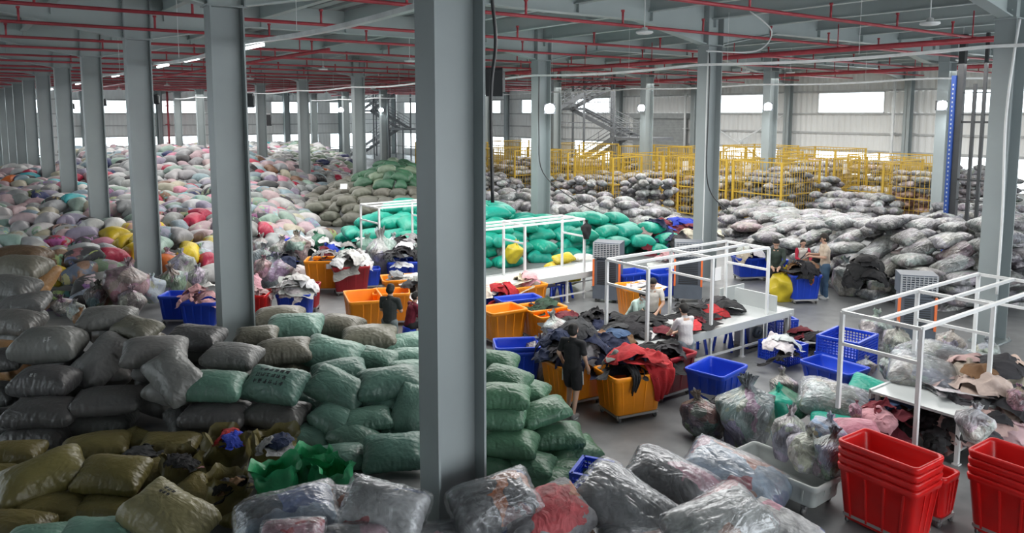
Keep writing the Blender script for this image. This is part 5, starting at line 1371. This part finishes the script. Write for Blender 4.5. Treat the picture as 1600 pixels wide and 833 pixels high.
def fill(lab, n, cols_, where, h=.2, rx=.36, ry=.26, seed=1, scl=1.0):
    x, y, z = BINS[lab]; gheap((x, y), z-.04, rx, ry, h, n, cols_, where, seed=seed, scl=scl)
def P_(px, py, z): return at(px, py, z)
gheap((9.3, 9.15), .80, .42, .3, .16, 8, ['black', 'black', 'navy', 'grey'], 'in the nearest orange bin', seed=3)
gheap((8.98, 10.2), .84, .5, .42, .5, 20, ['navy', 'black', 'charcoal', 'navy', 'black', 'grey'], 'on the tall dark heap', seed=4)
gheap(P_(878, 535, .4), .2, .55, .5, .65, 16, ['black', 'black', 'charcoal', 'white', 'maroon'], 'on the floor heap behind the black-shorted man', seed=5)
gheap(P_(935, 505, .8), .55, .75, .4, .35, 16, ['black', 'charcoal', 'cream', 'navy', 'black'], 'at the left end of the middle table', seed=6)
gheap((10.55, 9.5), .70, .42, .32, .12, 8, ['black', 'dark green', 'charcoal', 'black'], 'in the dark red bin', seed=7)
gheap((10.05, 10.4), .74, .4, .25, .15, 6, ['denim blue', 'navy', 'brown'], 'in the orange bin at the table edge', seed=8)
gheap((11.2, 10.75), .86, .8, .38, .12, 16, ['black', 'black', 'charcoal'], 'spread on the table before the woman in pale green', seed=9, flat=True)
gheap((11.9, 10.25), .86, .9, .25, .08, 10, ['striped grey', 'red', 'white', 'black', 'maroon'], 'along the near edge of the middle table', seed=10, flat=True)
gheap((13.0, 10.7), .86, .7, .3, .10, 10, ['black', 'charcoal', 'red', 'black'], 'on the table by the woman in white', seed=11, flat=True)
gheap((13.9, 10.75), .86, .3, .25, .14, 6, ['black', 'charcoal'], 'in the folded pile near the table end board', seed=12, flat=True)
gheap(P_(1225, 545, .4), .36, .3, .2, .12, 5, ['grey', 'black', 'white'], 'in the blue slatted crate', seed=13)
gheap(P_(1265, 535, .2), .1, .5, .35, .3, 9, ['black', 'charcoal', 'maroon', 'black'], 'on the floor behind the blue crate', seed=14)
gheap(P_(1352, 425, .9), .75, .4, .4, .45, 10, ['black'], 'draped black over the wrapped packs', seed=15, scl=1.2)
#gheap(P_(1253, 412, .9), .80, .45, .35, .25, 9, ['brown', 'black', 'tan', 'black', 'grey'], 'in the blue bin by the three workers', seed=16)
#gheap(P_(1188, 380, .9), .75, .6, .4, .35, 10, ['cream', 'navy', 'black', 'white'], 'in the blue bins behind the dark green worker', seed=17)
gheap(P_(1048, 368, .5), .2, 1.9, 1.3, .75, 34, ['black', 'black', 'maroon', 'cream', 'navy', 'royal blue', 'charcoal', 'dusty pink'], 'on the dark heap right of the teal sacks', seed=18, scl=1.5, yaw=-.2)
gheap(P_(635, 385, .9), .78, 1.1, .5, .35, 18, ['black', 'white', 'charcoal', 'black', 'grey'], 'over the far blue bins', seed=19)
gheap(P_(565, 392, .4), .25, .8, .5, .55, 14, ['black', 'white', 'black', 'grey'], 'behind the white sheeting', seed=20)
gheap(P_(475, 390, .3), .15, 1.3, .9, .5, 26, ['black', 'charcoal', 'white', 'grey', 'maroon', 'white', 'royal blue', 'cream'], 'in the jumble up the left aisle', seed=21, scl=1.2)
gheap(P_(445, 425, .4), .3, .7, .6, .5, 14, ['black', 'royal blue', 'white', 'black', 'navy'], 'behind the lone blue bin', seed=22, scl=1.1)
#gheap(P_(543, 398, .9), .86, .5, .32, .25, 8, ['white', 'white', 'grey'], 'heaped white over the dark red bin', seed=23, scl=1.15)
#gheap(P_(628, 428, .8), .80, .4, .3, .1, 6, ['white', 'grey', 'striped grey'], 'in the orange bin by the seated worker', seed=24)
gheap(P_(655, 455, .7), .6, .4, .4, .3, 8, ['grey', 'white', 'charcoal'], 'before the seated worker', seed=25)
#gheap(P_(818, 434, .85), .80, .45, .28, .12, 7, ['cream', 'pink', 'white', 'black'], 'in the orange bin before the teal side table', seed=26)
#gheap(P_(846, 472, .75), .72, .36, .25, .08, 6, ['dark green', 'black', 'dark green'], 'in the half-full orange bin', seed=27)
gheap(P_(775, 455, .7), .6, .45, .35, .28, 9, ['red', 'cream', 'black', 'red'], 'beside the right edge of the nearest column', seed=28)
gheap(P_(1545, 625, .6), .25, 1.2, .8, .8, 36, ['beige', 'black', 'dusty pink', 'beige', 'charcoal', 'dusty pink', 'brown', 'cream'], 'on the big clothes heap at the right edge', seed=29, scl=1.5)
gheap(P_(1470, 640, .5), .2, .7, .5, .4, 14, ['black', 'maroon', 'black', 'brown', 'red'], 'before the right-hand table', seed=30)
gheap(P_(1520, 660, .5), .3, .5, .5, .4, 10, ['black', 'charcoal', 'denim blue'], 'between the two red bin stacks', seed=31)
gheap(P_(1385, 655, .4), .35, .5, .3, .2, 8, ['maroon', 'red', 'denim blue', 'pink'], 'above the left red bin stack', seed=32)
gheap(P_(1118, 625, .6), .56, .14, .14, .08, 3, ['black'], 'stuffed in the clear bag by the bright blue bin', seed=33, scl=.6)
fill('orange bin lined with white behind the woman in pale green', 4, ['white'], 'lining the orange bin behind the pale green top', .08, .4, .3, seed=63)
gheap(P_(1043, 412, .8), .8, .4, .3, .15, 6, ['pink', 'white', 'grey'], 'in the blue bins between the air coolers', seed=34)
gheap(P_(250, 700, .4), .1, .9, .5, .2, 8, ['black', 'brown', 'charcoal'], 'in the dark hollow among the olive sacks', seed=35)
for (px_, py_, z_, cs, lab) in ((358, 690, .62, ['denim blue', 'royal blue', 'red'], 'in the open olive sack with the roundest mouth'), (428, 695, .7, ['black', 'navy', 'grey'], 'in the tall torn olive sack'), (288, 728, .5, ['pink', 'black', 'maroon'], 'in the open olive sack with pink clothes'),
        (358, 765, .55, ['black', 'brown'], 'in the dark-mouthed olive sack'), (432, 765, .5, ['red', 'black'], 'in the leftmost torn green bag'), (520, 752, .45, ['red', 'maroon'], 'in the rightmost torn green bag')):
    gheap(P_(px_, py_, z_), z_, .14, .12, .06, 4, cs, lab, seed=int(px_), scl=.6)
gheap((9.5, 9.0), .95, .22, .2, .12, 3, ['red'], 'bunched over the nearest orange bin', seed=41, scl=1.2)
fill('blue bin heaped with white clothes, standing alone in the aisle', 9, ['white', 'white', 'striped grey', 'navy'], 'heaped in the lone blue bin', .3, seed=51, scl=1.1)
fill('dark red bin heaped with white sheeting', 9, ['white', 'white', 'grey'], 'heaped in the dark red bin up the aisle', .3, .45, .28, seed=52, scl=1.2)
fill('orange bin with a white label beside the dark red bin', 4, ['black', 'grey'], 'in the labelled orange bin', .1, seed=53)
fill('orange bin with white clothes near the seated worker in red', 5, ['white', 'grey'], 'in the orange bin behind the seated worker', .1, seed=54)
fill('blue bin left of the second column, front of two', 6, ['white', 'pink', 'white'], 'in the front blue bin by the second column', .25, seed=55)
fill('red bin with pink bags right of the second column', 6, ['dusty pink', 'pink', 'red'], 'in the red bin by the second column', .28, seed=56)
fill('blue bin heaped with brown and black clothes by the three workers', 8, ['brown', 'black', 'tan', 'black', 'orange'], 'piled in the workers\' blue bin', .25, seed=57, scl=1.1)
fill('blue bin behind the worker in dark green', 6, ['cream', 'white', 'navy'], 'in the bin behind the dark green worker', .3, seed=58, scl=1.1)
fill('blue bin behind the pale blue bundle', 8, ['black', 'white', 'charcoal'], 'over the blue bin behind the pale bundle', .4, .45, .35, seed=59, scl=1.2)
fill('orange bin with pale clothes in front of the middle table', 5, ['cream', 'pink', 'black'], 'in the pale-filled orange bin', .18, seed=60)
fill('orange bin half full of dark green clothes', 4, ['dark green', 'black'], 'in the dark-green-filled orange bin', .05, seed=61)
gheap((12.6, 5.5), .82, .5, .4, .1, 4, ['grey', 'white'], 'on the right-hand table', seed=62)
# red jacket and black sleeve over the rim of the nearest orange bin
def drape(x, y, z, rz, width, drop, cn, label, seed=0, inn=.28):
    """cloth lying over a rim at height z and hanging down outside; local +x points outwards"""
    r = random.Random(seed); nu, nv = 26, 22; ph = [r.uniform(0, 6.3) for _ in range(6)]; mb = MB(); vs = []
    path = [(-inn, .07), (-inn*.55, .10), (-.06, .07), (0, .035), (.035, -.02), (.05, -drop*.35), (.04, -drop*.7), (.02, -drop)]
    for i in range(nu+1):
        t = i/nu*(len(path)-1); k_ = min(int(t), len(path)-2); f_ = t-k_; px_ = path[k_][0]*(1-f_)+path[k_+1][0]*f_; pz_ = path[k_][1]*(1-f_)+path[k_+1][1]*f_
        for j in range(nv+1):
            v_ = j/nv-.5; u = i/nu; wd_ = width*(1-.35*u*u*(1+.4*math.sin(ph[0]))+.1*math.sin(5*u+ph[1]))
            rip = (.022+.02*u)*math.sin(17*v_+ph[2]+3*u)+.012*math.sin(31*v_+ph[3]-4*u)
            vs.append((px_+max(0, rip+.02)*(1 if u > .5 else .2), v_*wd_+.04*math.sin(6*u+ph[4])*u, pz_+(abs(rip)*1.2 if u < .5 else 0)-.05*u*math.sin(4*v_+ph[5])))
    mb.add(vs, [(i*(nv+1)+j, i*(nv+1)+j+1, (i+1)*(nv+1)+j+1, (i+1)*(nv+1)+j) for i in range(nu) for j in range(nv)], 0, True)
    o = mb.build('hanging_garment', M['cloth'], None, (x, y, z), rz); o.color = (*GCOL[cn], 1)
    m_ = o.modifiers.new('t', 'SOLIDIFY'); m_.thickness = .012; tag(o, label, 'garment'); return o
drape(9.64, 8.70, .83, rad(-102), .50, .46, 'red', 'large red jacket hanging over the rim of the nearest orange bin', 1)
drape(9.12, 8.80, .83, rad(-102), .16, .30, 'black', 'black sleeve hanging down the front of the nearest orange bin', 2)
drape(8.78, 9.75, .83, rad(172), .34, .40, 'navy', 'navy garment hanging off the bin beside the man in black shorts', 3)
bx_, by_, bz_ = BINS['blue bin heaped with brown and black clothes by the three workers']
drape(bx_-.12, by_-.36, bz_, rad(-120), .2, .2, 'orange', 'rust cloth hanging over the edge of the workers\' blue bin', 4)
bx_, by_, bz_ = BINS['blue bin half behind the nearest column']
drape(bx_-.2, by_-.36, bz_, rad(-112), .22, .55, 'brown', 'brown trousers hanging down the blue bin half behind the column', 5)

# ================================================================ PEOPLE
SKIN = simple('skin', (.52, .32, .23), .55, var=.06)
HAIR = simple('black_hair', (.008, .007, .006), .7, var=.3, nscale=20)
EYE = simple('dark_eye', (.02, .015, .012), .3)
LIP = simple('lip', (.38, .13, .11), .5)
def cap(mb, a, b, ra, rb, wx=1.0, wdir=None, n=14):
    a = Vector(a); b = Vector(b); t = (b-a); L_ = t.length; t = t/L_ if L_ > 1e-6 else Vector((0, 0, 1))
    u = Vector(wdir) if wdir is not None else (Vector((1, 0, 0)) if abs(t.x) < .8 else Vector((0, 1, 0)))
    u = (u-t*u.dot(t)).normalized(); v = t.cross(u); rings = []
    for k_ in range(5): an = math.pi/2*k_/4.5; rings.append((a-t*ra*math.cos(an)*.9, ra*math.sin(an)+.0005))
    for k_ in range(4): q = k_/3; rings.append((a+t*L_*q, ra+(rb-ra)*q))
    for k_ in range(5)[::-1]: an = math.pi/2*k_/4.5; rings.append((b+t*rb*math.cos(an)*.9, rb*math.sin(an)+.0005))
    vs = [p+u*r_*wx*math.cos(2*math.pi*i/n)+v*r_*math.sin(2*math.pi*i/n) for p, r_ in rings for i in range(n)]
    fs_ = [(j*n+i, j*n+(i+1) % n, (j+1)*n+(i+1) % n, (j+1)*n+i) for j in range(len(rings)-1) for i in range(n)]
    fs_ += [tuple(range(n))[::-1], tuple((len(rings)-1)*n+i for i in range(n))]
    mb.add(vs, fs_, 0, True)
def fuse(mb, name, mat, parent, vox=.007, smooth=3, wr=0):
    o = mb.build('tmp', mat); m_ = o.modifiers.new('r', 'REMESH'); m_.mode = 'VOXEL'; m_.voxel_size = vox; m_.use_smooth_shade = True
    s = o.modifiers.new('s', 'SMOOTH'); s.factor = .6; s.iterations = smooth
    dg = bpy.context.evaluated_depsgraph_get(); me = bpy.data.meshes.new_from_object(o.evaluated_get(dg)); bpy.data.objects.remove(o)
    if wr:
        for v in me.vertices:
            c_ = v.co; v.co = c_+v.normal*wr*(math.sin(38*c_.z+9*c_.x)+math.sin(26*c_.z-14*c_.y+3))*.5
    return link(name, me, parent)
def person(loc, yaw, H, label, top, bottom, shoes=(.5, .5, .5), lean=0, headpitch=0, headyaw=0, arms=None, legs=None, sleeves='short', shorts=False, seated=False, hair='short', cap_col=None, hair_mat=None, fem=False, raglan=None, strap=False, stripe=False, mask=False):
    """arms: ((elbow, wrist) left, right) in body-height units from the pelvis frame after the lean"""
    e = empty('person', (loc[0], loc[1], loc[2] if len(loc) > 2 else 0), yaw, label, 'person')
    S_ = H; V = Vector; hipz = .52 if not seated else .27
    Lm = Matrix.Translation((0, 0, hipz*S_))@Matrix.Rotation(-rad(lean), 4, 'X')@Matrix.Translation((0, 0, -hipz*S_))
    def T(x, y, z): return Lm@V((x*S_, y*S_, (z+hipz-.52)*S_))
    wsh = .098 if fem else .112
    b = MB()
    hip = T(0, 0, .53); waist = T(0, .0, .62); chest = T(0, 0, .74); neck = T(0, 0, .83); wd = (Lm.to_3x3()@V((1, 0, 0)))
    cap(b, hip, waist, .058*S_, .054*S_, 1.35, wd); cap(b, waist, chest, .054*S_, .064*S_, 1.45, wd); cap(b, chest, T(0, 0, .79), .062*S_, .045*S_, 1.6, wd)
    cap(b, T(0, 0, .79), T(0, .01, .87), .034*S_, .031*S_, 1.05, wd)
    HM = Lm@Matrix.Translation((0, .012*S_, (.912+hipz-.52)*S_))@Matrix.Rotation(rad(headyaw), 4, 'Z')@Matrix.Rotation(-rad(headpitch), 4, 'X')
    def Hd(x, y, z): return HM@V((x*S_, y*S_, z*S_))
    hw = (HM.to_3x3()@V((1, 0, 0)))
    cap(b, Hd(0, -.008, .012), Hd(0, .002, .022), .052*S_, .050*S_, .92, hw, 18); cap(b, Hd(0, .012, -.012), Hd(0, .020, -.032), .043*S_, .026*S_, .95, hw, 16)
    cap(b, Hd(0, .050, .002), Hd(0, .062, -.014), .006*S_, .009*S_)                       # nose
    for s_ in (-1, 1): cap(b, Hd(s_*.049, -.002, .006), Hd(s_*.049, -.004, -.014), .009*S_, .006*S_, .6, hw)   # ears
    arms = arms or (((-.135, .01, .64), (-.14, .05, .50)), ((.135, .01, .64), (.14, .05, .50)))
    sl = MB(); cuffs = []
    for s_, (el, wr) in zip((-1, 1), arms):
        sh = T(s_*wsh, 0, .795); E_ = T(*el); W_ = T(*wr)
        cap(b, sh, E_, .030*S_, .023*S_); cap(b, E_, W_, .023*S_, .015*S_)
        d_ = (W_-E_).normalized(); side = d_.cross(V((0, 0, 1))).normalized() if abs(d_.z) < .95 else V((0, 1, 0)); nrm = side.cross(d_)
        palm = W_+d_*.045*S_; cap(b, W_, palm, .016*S_, .019*S_, 1.25, side)
        for f_ in range(4):
            o_ = (f_-1.5)*.0098*S_; ln = (.040, .046, .043, .034)[f_]*S_; k0 = palm+side*o_+d_*.012*S_; k1 = k0+(d_*.85-nrm*.25).normalized()*ln*.55; k2 = k1+(d_*.5-nrm*.7).normalized()*ln*.5
            cap(b, k0, k1, .0052*S_, .0048*S_, n=8); cap(b, k1, k2, .0048*S_, .0040*S_, n=8)
        th = W_+d_*.018*S_+side*(-s_)*.015*S_; cap(b, th, th+(d_*.6+side*(-s_)*.7).normalized()*.035*S_, .0065*S_, .005*S_, n=8)
        r0 = .036*S_
        if sleeves == 'short': cap(sl, sh, sh+(E_-sh)*.72, r0, .031*S_)
        else: cap(sl, sh, E_, r0, .030*S_); cap(sl, E_, E_+(W_-E_)*.9, .030*S_, .023*S_)
    if legs is None: legs = (((-.058, .005, .285), (-.062, -.01, .045)), ((.058, .012, .285), (.064, .0, .045)))
    tr = MB()
    for s_, (kn, an) in zip((-1, 1), legs):
        h_ = V((s_*.052*S_, 0, (hipz-.01)*S_)); K_ = V(kn)*S_; A_ = V(an)*S_
        cap(b, h_, K_, .052*S_, .034*S_); cap(b, K_, A_, .033*S_, .019*S_)
        cap(b, A_+V((0, -.01, -.018))*S_, A_+V((0, .075, -.026))*S_, .020*S_, .018*S_, 1.2, (1, 0, 0))
        if shorts: cap(tr, h_, h_+(K_-h_)*.78, .064*S_, .056*S_)
        else: cap(tr, h_, K_, .062*S_, .046*S_); cap(tr, K_, A_+V((0, 0, .0)), .044*S_, .034*S_)
        sm_ = MB(); cap(sm_, A_+V((0, -.018, -.020))*S_, A_+V((0, .082, -.025))*S_, .026*S_, .023*S_, 1.15, (1, 0, 0)); cap(sm_, A_+V((0, -.012, 0))*S_, A_+V((0, -.012, -.02))*S_, .027*S_, .027*S_)
        so = fuse(sm_, 'shoe', simple('shoe_cloth', shoes, .6), e, .008, 2)
        z_ = min(v.co.z for v in so.data.vertices)
        sole = MB(); sole.lathe([(.03*S_, 0), (.03*S_, .012*S_)], 14, 0, (A_.x, A_.y+.03*S_, max(0, z_)), True, .95, 2.0); sole.build('sole', M['white'], so)
    body = fuse(b, 'body', SKIN, e, .0065, 2)
    cap(tr, V((0, 0, (hipz-.005)*S_)), T(0, 0, .585), .068*S_, .060*S_, 1.4, (1, 0, 0))
    fuse(tr, 'shorts' if shorts else 'trousers', simple('trouser_cloth', bottom, .85, bmp=.3), e, .012, 4, .004*S_)
    t_ = MB(); cap(t_, T(0, .0, .525 if not strap else .50), waist, .071*S_, .068*S_, 1.35, wd); cap(t_, waist, chest, .068*S_, .074*S_, 1.40, wd); cap(t_, chest, T(0, 0, .785), .070*S_, .046*S_, 1.55, wd)
    cap(t_, T(-wsh*.95, 0, .790), T(wsh*.95, 0, .790), .037*S_, .037*S_)
    cap(t_, T(0, 0, .78), T(0, .004, .825), .050*S_, .036*S_, 1.1, wd)
    tm = simple('shirt_cloth', top, .85, bmp=.3)
    if raglan:
        fuse(t_, 'shirt', tm, e, .011, 4, .003*S_); fuse(sl, 'sleeves', simple('raglan_sleeve', raglan, .85), e, .011, 3, .003*S_)
    else:
        for k_ in range(0): pass
        bm_ = MB(); bm_.v = t_.v+sl.v; n0 = len(t_.v); bm_.f = t_.f+[tuple(i+n0 for i in f_) for f_ in sl.f]; bm_.m = [0]*len(bm_.f); bm_.sm = [True]*len(bm_.f)
        fuse(bm_, 'shirt', tm, e, .011, 4, .004*S_)
    if strap: m_ = MB(); m_.tube([T(-.07, .10, .79), T(0, .115, .70), T(.09, .10, .60)], .010*S_, 6); m_.build('bag_strap', M['dark'], e)
    if stripe:
        for s_ in (-1, 1): m_ = MB(); m_.bar(V((s_*.118*S_, 0, .5*S_)), V((s_*.122*S_, .008, .36*S_)), .02, .006); m_.build('side_stripe', M['white'], e)
    # face and hair
    for s_ in (-1, 1): m_ = MB(); cap(m_, Hd(s_*.019, .046, .010), Hd(s_*.019+.001, .047, .010), .0055*S_, .0055*S_, 1.5, hw, 10); m_.build('eye', EYE, e)
    m_ = MB(); cap(m_, Hd(-.012, .046, -.032), Hd(.012, .046, -.032), .0045*S_, .0045*S_); m_.build('mouth', LIP, e)
    if mask: m_ = MB(); cap(m_, Hd(0, .024, -.022), Hd(0, .030, -.030), .038*S_, .030*S_, 1.1, hw); fuse(m_, 'face_mask', M['paper'], e, .008, 2)
    hm = MB(); cap(hm, Hd(0, -.020, -.008), Hd(0, -.013, .034), .053*S_, .053*S_, .98, hw, 18)
    if hair == 'short': cap(hm, Hd(0, -.030, -.005), Hd(0, -.028, .01), .040*S_, .045*S_, 1.1, hw)
    if hair in ('bun', 'tail'):
        cap(hm, Hd(0, -.028, -.008), Hd(0, -.025, .01), .040*S_, .045*S_, 1.1, hw)
        if hair == 'bun': cap(hm, Hd(0, -.035, .085), Hd(0, -.040, .092), .028*S_, .022*S_, 1, hw)
        else: cap(hm, Hd(0, -.062, .0), Hd(0, -.075, -.07), .020*S_, .012*S_, 1, hw)
    fuse(hm, 'hair', hair_mat or HAIR, e, .007, 2)
    if cap_col: m_ = MB(); cap(m_, Hd(0, -.012, .036), Hd(0, -.008, .046), .057*S_, .052*S_, .98, hw, 18); cap(m_, Hd(0, .045, .036), Hd(0, .075, .028), .012*S_, .009*S_, 2.4, hw); fuse(m_, 'cap', simple('cap_cloth', cap_col, .8), e, .007, 2)
    return e
LEGW = (((-.055, .045, .285), (-.06, .02, .045)), ((.055, -.015, .285), (.06, -.085, .05)))
fwd = lambda dx, dy: math.atan2(-dx, dy)      # yaw that turns local +y to world (dx, dy)
def facing(r_, f_):  # r_ to the picture's right, f_ away from the camera
    d_ = Vector((CA, -SA))*r_+Vector((SA, CA))*f_; return fwd(d_.x, d_.y)
REACH = (((-.13, .10, .66), (-.06, .24, .60)), ((.13, .10, .66), (.06, .24, .60)))
x, y = at(894, 650); person((x, y), facing(.55, .8), 1.66, 'person in a black tee and black shorts walking past the orange bins', (.012, .012, .014), (.01, .01, .012), (.25, .25, .25), legs=LEGW, shorts=True, stripe=True,
    arms=(((-.15, -.03, .66), (-.155, .06, .55)), ((.14, .0, .65), (.13, .08, .53))))
x, y = at(1070, 602); person((x, y), facing(-.45, .9), 1.62, 'person with a bun, white tee and grey shorts at the near side of the table', (.62, .60, .60), (.20, .24, .27), (.4, .4, .4), lean=6, headpitch=28, arms=REACH, shorts=True, hair='bun', fem=True)
x, y = at(1068, 450, 1.52); person((x, max(y, 11.55)), facing(-.1, -1), 1.68, 'person in a loose white shirt across the middle table, head bowed', (.66, .63, .58), (.03, .03, .04), (.2, .2, .2), lean=16, headpitch=38, arms=(((-.14, .10, .67), (-.05, .22, .60)), ((.15, .08, .66), (.12, .20, .58))))
x, y = at(1003, 462, 1.35); person((x, max(y, 11.5)), facing(.6, -.7), 1.6, 'person in a pale green top leaning over the left part of the middle table', (.42, .55, .50), (.05, .05, .06), (.2, .2, .2), lean=32, headpitch=20, arms=(((-.12, .10, .66), (-.02, .25, .62)), ((.12, .14, .68), (.10, .32, .62))), hair='short', fem=True, mask=True)
x, y = at(1213, 378, 1.6); person((x, y), facing(-.3, -.9), 1.74, 'person in a dark green jacket looking down behind the ochre sack', (.035, .05, .04), (.02, .02, .025), (.1, .1, .1), lean=10, headpitch=40, sleeves='long', arms=REACH)
x, y = at(1254, 380, 1.42); person((x, y), facing(-.1, -1), 1.56, 'person in a white tee with red sleeves behind the bin of brown clothes', (.66, .64, .60), (.03, .03, .04), (.2, .2, .2), lean=4, headpitch=12, raglan=(.42, .02, .05), strap=True, sleeves='long', arms=REACH, fem=True)
x, y = at(1287, 466); person((x, y), facing(-.95, .1), 1.86, 'person in a beige tee, blue jeans and black cap standing sideways', (.60, .50, .40), (.06, .12, .20), (.6, .6, .58), lean=3, headpitch=18, arms=(((-.13, .04, .65), (-.06, .20, .66)), ((.13, .04, .65), (.06, .19, .68))), cap_col=(.03, .025, .02))
x, y = at(608, 455, 1.5); person((x, y), facing(.35, .9), 1.66, 'person in a charcoal tee and grey trousers standing by the orange bin', (.03, .035, .035), (.14, .17, .18), (.4, .4, .4), lean=4, headpitch=22, arms=(((-.135, .02, .65), (-.06, .16, .62)), ((.135, .05, .65), (.05, .18, .64))))
SEAT = (((-.06, .22, .27), (-.06, .20, .045)), ((.06, .23, .27), (.065, .24, .045)))
x, y = at(639, 462, 1.1); person((x, y), facing(.75, .5), 1.62, 'person in a maroon top seated on a blue stool beside the nearest column', (.16, .012, .03), (.015, .015, .018), (.1, .1, .1), lean=14, headpitch=28, seated=True, legs=SEAT, sleeves='long', arms=(((-.13, .06, .66), (-.05, .20, .62)), ((.13, .08, .66), (.06, .20, .60))))
e = empty('plastic_stool', (x, y, 0), .4, 'blue plastic stool under the person in maroon', 'stool', 'blue stools under tables')
s = MB(); s.lathe([(.15, .36), (.16, .38), (.16, .39), (0, .39)], 16); s.build('seat', M['blue'], e); s = MB(); s.lathe([(.2, 0), (.15, .36)], 16); s.build('skirt', M['blue'], e)
# signs
for px_, py_, X_, lab, s_ in ((1122, 428, 13.2, 'white paper sheet clipped to the frame post by the end board', .22),):
    p_ = pt(px_, py_, 14.3); m_ = MB(); m_.box(-s_/2, s_/2, -.004, .004, -s_*.7, s_*.7); o = m_.build('paper_notice', M['paper'], None, p_, 0); tag(o, lab, 'notice')

# printed marks on some sacks: strokes laid on the cloth itself
INK = simple('dark_sack_print', (.03, .035, .04), .6); PALE = simple('pale_sack_print', (.45, .46, .46), .6)
def printed(label, mat, rows, per, size, cx=0.0, cy=0.0, seed=1, gap=1.35):
    o = next(q for q in COL.objects if q.get('label') == label); me = o.data; r = random.Random(seed)
    from mathutils.bvhtree import BVHTree
    bv = BVHTree.FromPolygons([v.co for v in me.vertices], [tuple(p.vertices) for p in me.polygons]); mb = MB()
    def P(x, y):
        h = bv.ray_cast(Vector((x, y, 1)), Vector((0, 0, -1))); return None if h[0] is None else h[0]+h[1]*.004
    for a in range(rows):
        for b in range(per):
            gx = cx+(b-(per-1)/2)*size*gap; gy = cy+((rows-1)/2-a)*size*1.7
            for k_ in range(r.choice((4, 5, 6))):
                if k_ % 2: x0, y0, x1, y1 = gx-size*.45, gy+r.uniform(-.45, .45)*size, gx+size*.45, None; y1 = y0+r.uniform(-.08, .08)*size
                else: x0, y0, y1 = gx+r.uniform(-.4, .4)*size, gy-size*.5, gy+size*.5; x1 = x0+r.uniform(-.2, .2)*size
                p0, p1 = P(x0, y0), P(x1, y1); pm = P((x0+x1)/2, (y0+y1)/2)
                if p0 and p1 and pm: mb.bar(p0, pm, size*.13, .003); mb.bar(pm, p1, size*.13, .003)
    mb.build('printed_mark', mat, o)
printed('green sack with dark printed characters facing the camera', INK, 3, 6, .07, seed=3)
printed('large grey woven sack on top of the left grey block, printed mark on its side', PALE, 1, 2, .05, .12, -.22, seed=4)
printed('grey woven sack second from the top of the left block front', PALE, 1, 2, .05, -.05, -.2, seed=5)
printed('palest khaki-olive sack with a faint print at the bottom', INK, 2, 3, .045, -.12, .12, seed=6)
# paper notices on the sack hill and on a bin
for px_, py_, z_, sz_, lab in ((537, 292, 1.95, .16, 'white paper sheet lying on the grey-green sack block'),):
    x, y = at(px_, py_, z_); pm_ = MB(); pm_.box(-sz_, sz_, -.006, .006, -sz_*.8, sz_*.8, 0, Matrix.Rotation(rad(-28), 4, 'X')); o = pm_.build('paper_notice', M['paper'], None, (x, y, z_+.02), REL); tag(o, lab, 'notice')
for o in list(COL.objects):
    if o.get('label') == 'orange bin with a white label beside the dark red bin':
        pm_ = MB(); pm_.box(.15, .32, -.40, -.392, .72, .86); pm_.build('label_sticker', M['paper'], o)
hx, hy = 14.3, 15.72
o = link('hanging_bag', upright_mesh('hanging_bag', 77, 'cloth'), None, (hx, hy, 1.72), 0); o.scale = (.42, .42, .68); o.color = (.012, .012, .014, 1); tag(o, 'small black bag hung from the frame corner beside the air cooler', 'bag')
wb = MB(); wb.box(-.35, .35, -.02, .02, 0, 1.1); wb.box(-.35, -.31, -.04, .04, 0, 1.14); wb.box(.31, .35, -.04, .04, 0, 1.14)
o = wb.build('white_board', M['white'], None, (19.75, 6.55, 0), .1); tag(o, 'white board standing at the foot of the right-hand column', 'board')
# where only the place tells like things apart, say the place
groups = {}
for o in COL.objects:
    if o.parent is None and 'label' in o.keys(): groups.setdefault(o['label'], []).append(o)
for lab, L_ in groups.items():
    if len(L_) > 1:
        bpy.context.view_layer.update()
        L_.sort(key=lambda o: pr(*o.matrix_world.translation)[0]); n = len(L_)
        for i, o in enumerate(L_):
            pos = 'leftmost' if i == 0 else 'rightmost' if i == n-1 else (ORD[i]+'-from-left' if i < 12 else 'far-right')
            o['label'] = (pos+' '+lab) if len((pos+' '+lab).split()) <= 16 else ' '.join((pos+' '+lab).split()[:16])
